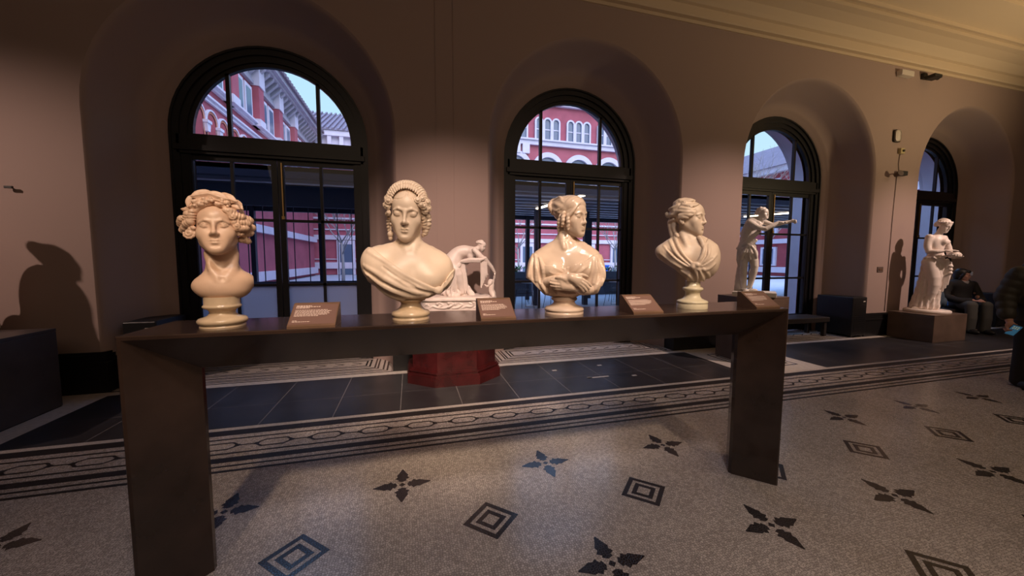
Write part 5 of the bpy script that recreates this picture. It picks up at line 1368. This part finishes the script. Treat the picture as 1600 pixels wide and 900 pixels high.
def statue_archer():
    root = st_root('marble_statue', 4.74, 4.14, .905, 'pale marble youth with both arms stretched out, cloth knotted round his hips')
    mt = M['marble_cool']
    S = Sculpt((-.30, -.22, .045), (.44, .22, 1.30), .0050)
    o = .06
    S.ell((-.085, .0, .93 + o), (.095, .070, .135), 0, R=roty(.28) @ rotz(.7)); S.ell((-.125, .0, .80 + o), (.085, .068, .13), .05); S.ell((-.03, .0, 1.0 + o - .04), (.105, .065, .07), .05, R=rotz(.5))
    S.ell((.0, -.045, .95 + o), (.04, .035, .04), .025)
    S.ell((-.125, .0, .66 + o), (.10, .085, .10), .05)
    S.chain([(-.01, .0, .985 + o), (.02, .0, 1.04 + o), (.035, .0, 1.07 + o)], [.045, .038, .036], .02, n=3)
    S.chain([(-.105, -.065, .975 + o), (-.01, -.105, .90 + o), (.085, -.11, .875 + o)], [.042, .037, .030], .015, n=3)
    S.chain([(.085, -.11, .875 + o), (.16, -.09, .915 + o), (.225, -.07, .962 + o)], [.031, .028, .018], .010, n=3)
    S.chain([(.075, .03, .975 + o), (.16, .02, .935 + o), (.235, .0, .945 + o)], [.037, .031, .027], .015, n=3)
    S.chain([(.235, .0, .945 + o), (.31, -.01, .958 + o), (.36, -.015, .970 + o)], [.027, .024, .017], .010, n=3)
    open_hand(S, (.225, -.07, .962 + o), (1, .25, .12), (0, .2, -1), .10, .0062, .8)
    fist(S, (.382, -.015, .974 + o), (1, -.2, .1), .024)
    S.chain([(-.16, -.02, .64 + o), (-.15, -.03, .35 + o), (-.135, -.03, .04 + o)], [.075, .050, .032], .02, n=4); S.ell((-.155, .012, .24 + o), (.042, .045, .10), .02)
    S.chain([(-.09, .0, .64 + o), (-.02, -.06, .365 + o), (-.065, -.02, .06 + o)], [.075, .050, .030], .02, n=4); S.ell((-.048, .015, .25 + o), (.038, .042, .09), .02)
    S.ell((-.105, -.075, .018 + o), (.032, .062, .020), .012); S.ell((-.02, -.06, .022 + o), (.055, .032, .022), .012)
    S.chain([(-.19, .06, .02 + o), (-.18, .06, .30 + o), (-.15, .05, .52 + o)], [.07, .06, .05], .02, n=3)      # tree stump support
    Hd = Fr((.045, .0, 1.098 + o), rotz(.95) @ rotx(-.05), .72)
    face(S, Hd, ears=True, join=.010)
    C = S.like()
    C.ell((-.125, .0, .62 + o), (.115, .10, .10), 0, disp=lambda x, y, z: .005 * np.sin(np.arctan2(y, x) * 11 + z * 25)); C.ell((-.11, .0, .53 + o), (.12, .105, .11), .03, disp=lambda x, y, z: .008 * np.sin(np.arctan2(y, x) * 10 + 1))
    C.D = np.maximum(C.D, (.425 + o - C.grids()[2] + .25 * np.abs(C.grids()[0] + .10))).astype(np.float32)
    C.chain([(-.235, -.02, .615 + o), (-.13, -.10, .69 + o), (-.03, -.10, .80 + o), (.02, -.06, .86 + o)], [.020, .030, .030, .020], .010, n=4)
    C.chain([(-.22, -.03, .58 + o), (-.12, -.115, .63 + o), (-.02, -.10, .72 + o)], [.016, .024, .022], .010, n=4)
    C.chain([(-.10, -.12, .66 + o), (-.155, -.12, .56 + o), (-.185, -.10, .46 + o)], [.016, .024, .018], .010, n=3); C.chain([(-.08, -.12, .66 + o), (-.03, -.12, .58 + o), (.0, -.09, .48 + o)], [.014, .022, .016], .010, n=3); C.chain([(-.09, -.125, .66 + o), (-.085, -.125, .55 + o), (-.075, -.11, .46 + o)], [.010, .018, .014], .010, n=3)
    C.chain([(-.22, -.04, .60 + o), (-.215, -.05, .45 + o), (-.20, -.04, .36 + o)], [.022, .030, .018], .010, n=3); C.ell((-.185, -.03, .38 + o), (.03, .03, .045), .01)
    G = S.like(); G.ell((0, .03, .045), (.080, .094, .080), 0, Hd, disp=lambda x, y, z: .003 * np.sin(110 * z + 60 * y))
    rn = random.Random(6)
    for i in range(30):
        a = rn.uniform(0, 2 * math.pi); e_ = rn.uniform(-.2, 1.2)
        p = np.array((.082 * math.cos(e_) * math.sin(a), .03 - .096 * math.cos(e_) * math.cos(a) * .9, .045 + .082 * math.sin(e_)))
        if p[1] < -.045 and p[2] < .07: continue
        G.swirl(tuple(p), p - np.array((0, .03, .045)), .021, .0070, 1.1, .003, Hd, .4)
    G.ell((0, .12, .02), (.035, .035, .035), .01, Hd)
    S.mesh('body', mt, root); C.mesh('loincloth', mt, root); G.mesh('hair', mt, root)
    m = MB(); m.box((-.27, -.19, 0), (.25, .20, .06), bev=.004); m.build('base', mt, root)
statue_archer()

def statue_bending():
    root = st_root('marble_statue', .52, 4.36, .83, 'marble group of a woman bending over a small child, base carved with sea creatures')
    mt = M['marble_white']
    S = Sculpt((-.36, -.26, .115), (.52, .26, .86), .0045)
    # back, arched forward
    S.chain([(-.05, .0, .56), (.02, .0, .645), (.10, .0, .675), (.18, .0, .665)], [.095, .078, .070, .060], .03, n=4)
    S.ell((-.045, -.03, .545), (.095, .085, .085), .04); S.ell((.19, .0, .665), (.06, .095, .058), .03)
    S.ell((.165, -.05, .615), (.036, .034, .040), .015); S.ell((.19, .02, .61), (.034, .034, .038), .015)
    S.chain([(.225, .0, .69), (.262, .0, .715)], [.034, .030], .015)
    S.chain([(.215, -.095, .685), (.275, -.11, .62), (.34, -.10, .575)], [.034, .030, .026], .012, n=3)
    S.chain([(.335, -.10, .575), (.41, -.06, .49), (.452, -.04, .425)], [.027, .023, .014], .008, n=3)
    open_hand(S, (.452, -.04, .425), (.05, .05, -1), (-1, 0, 0), .085, .0052, .5)
    S.chain([(.215, .09, .675), (.20, .10, .58), (.12, .03, .545)], [.033, .029, .022], .012, n=3); open_hand(S, (.13, .02, .545), (-1, -.4, -.2), (0, 0, -1), .08, .005, .4)
    S.chain([(-.06, -.03, .52), (.02, -.09, .40), (.06, -.06, .20)], [.085, .060, .035], .02, n=3); S.chain([(-.06, .05, .52), (.07, .07, .44), (.03, .06, .20)], [.085, .060, .035], .02, n=3)
    S.ell((-.04, -.10, .165), (.055, .022, .020), .008); S.ell((.09, -.05, .165), (.05, .022, .020), .008)
    Hd = Fr((.298, -.005, .742), rotz(1.15) @ rotx(.40), .50)
    face(S, Hd, join=.006)
    C = S.like()
    C.ell((-.075, .0, .48), (.115, .12, .11), 0, disp=lambda x, y, z: .004 * np.sin(z * 160 + x * 90))
    for cx, cz, rx, rz_ in ((-.05, .38, .125, .11), (-.04, .28, .13, .10), (-.04, .20, .15, .07)): C.ell((cx, .0, cz), (rx, .115, rz_), .02, disp=lambda x, y, z: .006 * np.sin(np.arctan2(y, x) * 14 + z * 10))
    for i in range(9):
        t = i / 8.0; C.chain([(.035 + .02 * t, -.10, .55 - .02 * t), (-.03 + .03 * t, -.135, .44 - .05 * t), (-.17 + .17 * t, -.11, .27 - .06 * t)], [.006, .009, .008], .005, n=4)
    for i in range(5): C.chain([(.06 + .008 * i, -.09, .53), (.065 + .012 * i, -.09, .36), (.02 + .028 * i, -.08, .19)], [.010, .014, .010], .007, n=4)
    C.ell((.09, -.04, .535), (.055, .055, .028), .01); C.chain([(.06, -.10, .555), (.16, -.12, .575), (.26, -.13, .575), (.335, -.115, .595)], [.020, .024, .022, .018], .008, n=4); C.chain([(.08, -.11, .545), (.18, -.13, .555), (.27, -.135, .555)], [.010, .012, .012], .005, n=4)
    for i in range(6): C.chain([(.285 + .012 * i, -.11, .575), (.290 + .012 * i, -.10, .42), (.288 + .013 * i + (.01 if i > 3 else 0), -.09, .255 + .03 * i)], [.011, .013, .010], .006, n=3)
    C.ell((-.02, -.11, .165), (.07, .03, .03), .01, disp=lambda x, y, z: .004 * np.sin(x * 160))
    C.chain([(.06, .04, .30), (.12, .03, .22), (.20, .0, .15)], [.05, .055, .03], .02, n=3)
    G = S.like(); G.ell((0, .03, .045), (.080, .096, .082), 0, Hd, disp=lambda x, y, z: .004 * np.sin(100 * z + 50 * y)); G.ell((0, .125, .03), (.045, .04, .04), .02, Hd)
    for i in range(14):
        a = i / 14 * 2 * math.pi; G.ell((.080 * math.sin(a), .022 - .09 * math.cos(a), .055), (.020, .020, .020), .006, Hd)
    K = Sculpt((.30, -.16, .115), (.50, .12, .42), .0035)     # the child reaching up
    K.chain([(.415, -.02, .27), (.412, -.02, .215), (.43, -.02, .175)], [.032, .034, .036], .015, n=3); K.chain([(.43, -.03, .18), (.435, -.05, .14), (.44, -.03, .12)], [.028, .024, .02], .01); K.chain([(.44, .01, .18), (.455, .0, .12)], [.026, .02], .01)
    K.chain([(.430, -.02, .285), (.440, -.03, .33), (.444, -.035, .365)], [.013, .011, .009], .006, n=2); K.chain([(.39, -.03, .28), (.362, -.05, .262), (.345, -.06, .275)], [.013, .011, .009], .006, n=2)
    for i in range(4):
        K.cap((.444, -.035, .365), (.438 + .005 * i, -.036, .385), .004, .003, .002); K.cap((.345, -.06, .275), (.330, -.066 + .004 * i, .282 + .002 * i), .004, .003, .002)
    face(K, Fr((.405, -.03, .312), rotz(-.9) @ rotx(-.2), .30), join=.004)
    K.ell((.41, -.024, .324), (.026, .027, .022), .003, disp=lambda x, y, z: .0015 * np.sin(x * 500))
    B = Sculpt((-.45, -.26, -.002), (.50, .28, .20), .0045)   # carved base
    B.ell((.02, .0, .06), (.40, .22, .075), 0); 
    x, y, z = B.grids(); B.D = np.maximum(np.maximum(np.sqrt((np.maximum(np.abs(x + .0) - .28, 0) / 1.0) ** 2 + (np.maximum(np.abs(y) - .10, 0)) ** 2) - .125 + .03 * np.cos((z - .06) * 30) * 0, np.abs(z - .062) - .062), -z).astype(np.float32)
    B.D = np.minimum(B.D, np.maximum(np.sqrt(np.maximum(np.abs(x) - .27, 0) ** 2 + np.maximum(np.abs(y) - .10, 0) ** 2) - .145, np.abs(z - .125) - .012))
    B.D = np.minimum(B.D, np.maximum(np.sqrt(np.maximum(np.abs(x - .02) - .24, 0) ** 2 + np.maximum(np.abs(y) - .09, 0) ** 2) - .13, np.abs(z - .135) - .022)).astype(np.float32)
    for p, r in [([(-.30, .03), (-.26, .055), (-.21, .04), (-.16, .07), (-.19, .095), (-.22, .08)], [.006, .011, .013, .013, .010, .006]), ([(-.20, .035), (-.13, .035), (-.07, .06), (-.10, .09)], [.010, .014, .013, .008]), ([(-.09, .045), (-.04, .075), (-.07, .10), (-.11, .10)], [.012, .014, .012, .008]), ([(-.04, .03), (.02, .04), (.06, .07), (.03, .09)], [.010, .013, .012, .007]),
                 ([(.06, .03), (.11, .05), (.16, .045), (.20, .075), (.17, .10)], [.007, .012, .013, .012, .008]), ([(.14, .09), (.18, .075), (.22, .095)], [.008, .012, .006]), ([(.20, .03), (.26, .06), (.30, .04)], [.008, .012, .008]), ([(-.36, .04), (-.33, .075), (-.30, .06)], [.008, .012, .008]), ([(-.02, .095), (-.01, .075), (.02, .105)], [.010, .014, .006])]: B.ridge(p, r, .005, .002)
    for c in ((-.085, -.23, .088), (.19, -.23, .095), (-.21, -.23, .082)): B.ell(c, .016, .004)
    S.mesh('body', mt, root); C.mesh('drapery', mt, root); G.mesh('hair', mt, root); K.mesh('child', mt, root); B.mesh('carved_base', mt, root)
statue_bending()

def statue_crouching():
    root = st_root('marble_statue', -4.02, 4.30, .75, 'crouching draped marble statue on the wide dark stone plinth')
    mt = M['marble_white']
    S = Sculpt((-.55, -.42, .05), (.55, .42, 1.36), .010)
    S.ell((.0, .0, .30), (.30, .25, .25), 0); S.ell((.02, .0, .62), (.22, .17, .28), .08); S.ell((.02, .0, .86), (.26, .15, .13), .08)
    S.chain([(-.22, -.02, .88), (-.36, -.08, .66), (-.30, -.12, .48)], [.075, .06, .055], .02, n=3); S.chain([(-.30, -.12, .48), (-.14, -.2, .50), (-.02, -.2, .56)], [.055, .045, .04], .02, n=3)
    S.chain([(.24, .0, .88), (.34, -.04, .72), (.30, -.08, .5), (.16, -.16, .45)], [.075, .065, .055, .04], .02, n=3)
    S.chain([(.02, .0, .92), (.02, -.02, 1.05)], [.07, .06], .03)
    fist(S, (.0, -.2, .57), (1, -.2, .1), .035); fist(S, (.13, -.18, .45), (-1, -.2, .1), .035)
    Hd = Fr((.02, -.03, 1.13), rotz(.2) @ rotx(.3), 1.0); face(S, Hd, join=.02)
    G = S.like(); G.ell((0, .03, .045), (.09, .105, .09), 0, Hd, disp=lambda x, y, z: .004 * np.sin(90 * z)); G.ell((0, .12, .05), (.05, .05, .05), .02, Hd)
    C = S.like(); C.ell((.0, .0, .26), (.36, .30, .26), 0, disp=lambda x, y, z: .015 * np.sin(np.arctan2(y, x) * 13 + z * 6)); C.ell((.25, .05, .50), (.12, .14, .40), .05, disp=lambda x, y, z: .01 * np.sin(np.arctan2(y, x) * 9))
    C.D = np.maximum(C.D, .055 - C.grids()[2]).astype(np.float32)
    S.mesh('body', mt, root); G.mesh('hair', mt, root); C.mesh('drapery', mt, root)
    m = MB(); m.lathe([(.40, 0), (.41, .012), (.41, .06), (.39, .075)], 48, M=np.diag([1.0, .85, 1.0])); m.build('base', mt, root)
statue_crouching()
# ------------------------------------------------------------------ visitors
def seated_visitor():
    root = empty('person', (10.80, 4.80, 0), -.75, 'seated visitor with black hair, black coat and grey trousers on the low bench', 'person')
    # local frame: looks along -y (turned to the right of the picture by the root rotation below)
    root.rotation_euler = (0, 0, -.5)
    S = Sculpt((-.36, -.78, -.005), (.36, .32, 1.32), .0075)
    Hd = Fr((.0, -.03, 1.125), rotz(.85) @ rotx(.10), 1.0)
    S.chain([(0, .02, .50), (0, .03, .75), (0, .01, .90)], [.14, .13, .14], .05, n=2); S.ell((0, .01, .93), (.19, .09, .07), .05)
    S.chain([(0, .01, .97), (0, .0, 1.08)], [.055, .05], .02)
    for s in (-1, 1):
        S.chain([(s * .09, .0, .52), (s * .11, -.40, .53), (s * .11, -.42, .30), (s * .11, -.40, .09)], [.085, .065, .055, .04], .02)
        S.ell((s * .11, -.47, .045), (.042, .12, .04), .02)
        S.chain([(s * .19, .01, .93), (s * .25, -.05, .70), (s * .16, -.25, .62), (s * .06, -.36, .64)], [.05, .045, .038, .028], .02)
    open_hand(S, (.05, -.36, .64), (-.6, -1, .1), (0, 0, -1), .16, .009, .6); open_hand(S, (-.05, -.36, .63), (.6, -1, .2), (0, 0, -1), .16, .009, .6)
    face(S, Hd, ears=True); S.mesh('body', M['skin'], root)
    C = S.like()
    C.chain([(0, .02, .47), (0, .03, .75), (0, .01, .90)], [.19, .175, .17], .05, n=2); C.ell((0, .01, .93), (.225, .115, .085), .05)
    for s in (-1, 1): C.chain([(s * .20, .01, .93), (s * .27, -.05, .70), (s * .18, -.24, .62), (s * .09, -.33, .635)], [.075, .07, .06, .05], .025, n=3)
    C.ell((0, -.10, .50), (.22, .22, .10), .04); C.ell((0, -.09, .99), (.05, .05, .10), .02, mode='s')
    C.mesh('coat', M['coat_black'], root)
    T = S.like()
    for s in (-1, 1): T.chain([(s * .09, .0, .53), (s * .115, -.41, .545), (s * .115, -.43, .30), (s * .115, -.41, .08)], [.105, .085, .078, .078], .02)
    T.mesh('trousers', M['trouser_grey'], root)
    F = S.like()
    for s in (-1, 1): F.ell((s * .115, -.48, .045), (.05, .14, .048), 0)
    F.D = np.maximum(F.D, -F.grids()[2] + .002).astype(np.float32)
    F.mesh('shoes', M['shoe_black'], root)
    G = S.like(); G.ell((0, .030, .045), (.086, .098, .088), 0, Hd); G.ell((0, -.055, .072), (.062, .042, .036), .01, Hd); G.ell((0, .06, -.03), (.082, .07, .09), .03, Hd)
    for s in (-1, 1): G.chain([(s * .074, -.02, .03), (s * .082, .0, -.03), (s * .076, .02, -.08)], [.022, .024, .02], .01, Hd)
    G.mesh('hair', M['hair_black'], root)
    K = S.like(); K.chain([(-.06, -.06, .99), (0, -.095, .96), (.06, -.06, .99), (.05, .05, 1.0), (-.05, .05, 1.0), (-.06, -.06, .99)], .035, .01, n=3); K.ell((.0, -.12, .90), (.05, .04, .08), .02); K.mesh('scarf', M['scarf_grey'], root)
seated_visitor()

def backpack():
    r = empty('backpack', (10.28, 4.90, .44), .5, 'grey blue denim backpack on the bench beside the seated visitor', 'bag')
    S = Sculpt((-.24, -.2, -.005), (.24, .2, .50), .008)
    S.ell((0, 0, .20), (.17, .12, .24), 0); S.ell((0, -.10, .14), (.12, .06, .10), .02); S.D = np.maximum(S.D, -S.grids()[2]).astype(np.float32)
    S.mesh('sack', M['denim'], r)
    for s in (-.09, .09):
        m = MB(); m.tube(spline([(s, .10, .38), (s * 1.2, .17, .30), (s * 1.2, .17, .15), (s, .10, .06)], 4), .014, 8); m.build('strap', M['coat_black'], r)
    m = MB(); m.box((-.07, -.165, .08), (.07, -.15, .16), bev=.005); m.build('pocket_trim', M['bin_blue'], r)
backpack()

def standing_visitor():
    root = empty('person', (6.67, 2.33, 0), -.5, 'standing visitor in dark olive quilted jacket and black trousers, phone in hand', 'person')
    S = Sculpt((-.52, -.34, -.005), (.36, .30, 1.66), .0085)
    Hd = Fr((.05, -.04, 1.47), rotz(-.2) @ rotx(.25), 1.0)
    S.chain([(0, .0, .86), (0, .01, 1.10), (0, .0, 1.26)], [.145, .13, .14], .05, n=2); S.ell((0, .0, 1.28), (.19, .09, .07), .05); S.chain([(.02, .0, 1.31), (.04, .0, 1.42)], [.055, .05], .02)
    for s in (-1, 1):
        S.chain([(s * .09, .0, .88), (s * .10, -.01, .48), (s * .10, .02, .08)], [.09, .06, .04], .02, n=2); S.ell((s * .105, -.06, .045), (.042, .125, .042), .02)
    S.chain([(-.20, .0, 1.27), (-.28, .03, 1.02), (-.33, -.06, .80), (-.345, -.10, .74)], [.05, .044, .035, .026], .02); S.chain([(.20, .0, 1.27), (.25, .05, 1.0), (.22, -.05, .80), (.20, -.08, .74)], [.05, .044, .035, .026], .02)
    fist(S, (-.352, -.12, .715), (-.1, -.6, -1), .038); open_hand(S, (.20, -.08, .74), (0, -.2, -1), (-1, 0, 0), .17, .009, .4)
    face(S, Hd, ears=True); S.mesh('body', M['skin'], root)
    C = S.like(); pad = lambda x, y, z: .010 * np.abs(np.sin(z * 42))
    C.ell((0, .0, 1.05), (.225, .165, .36), 0, disp=pad); C.ell((0, .0, 1.25), (.225, .13, .11), .05); C.ell((0, .0, .80), (.215, .165, .13), .06)
    quilt = lambda t, a: .009 * np.abs(np.sin(t * 38))
    for s, P in ((-1, [(-.215, .0, 1.27), (-.295, .03, 1.02), (-.335, -.05, .82)]), (1, [(.215, .0, 1.27), (.265, .05, 1.0), (.235, -.04, .82)])):
        C.cap(P[0], P[1], .085, .078, .03, disp=quilt); C.cap(P[1], P[2], .078, .060, .02, disp=quilt)
    C.chain([(-.10, .05, 1.35), (.0, .10, 1.38), (.10, .05, 1.35)], [.05, .06, .05], .02); C.mesh('quilted_jacket', M['jacket_olive'], root)
    T = S.like()
    for s in (-1, 1): T.chain([(s * .09, .0, .88), (s * .105, -.01, .48), (s * .105, .02, .07)], [.115, .085, .070], .02, n=2)
    T.mesh('trousers', M['trouser_black'], root)
    F = S.like()
    for s in (-1, 1): F.ell((s * .105, -.07, .045), (.052, .145, .05), 0)
    F.D = np.maximum(F.D, -F.grids()[2] + .002).astype(np.float32); F.mesh('shoes', M['shoe_black'], root)
    G = S.like(); G.ell((0, .035, .045), (.086, .098, .088), 0, Hd); G.ell((0, .07, -.03), (.08, .07, .09), .03, Hd); G.mesh('hair', M['hair_black'], root)
    a = rotz(-.5)
    p = a @ np.array([-.352, -.155, .665]) + np.array([6.67, 2.33, 0])
    ph = empty('phone', tuple(p), 0, 'mobile phone with glowing screen in the hand of the visitor at the right edge', 'phone')
    ph.rotation_euler = (R_(35), R_(18), R_(-55))
    m = MB(); m.box((-.036, -.004, -.075), (.036, .004, .075), bev=.004); m.build('case', M['plastic_dark'], ph)
    m = MB(); m.box((-.032, -.0055, -.069), (.032, -.0035, .069)); m.build('screen', M['phone_screen'], ph)
    m = MB()
    for i in range(3):
        for j in range(2): m.box((-.022 + i * .016, -.0062, .02 + j * .022), (-.012 + i * .016, -.0052, .034 + j * .022))
    m.build('screen_icons', M['phone_icons'], ph)
standing_visitor()
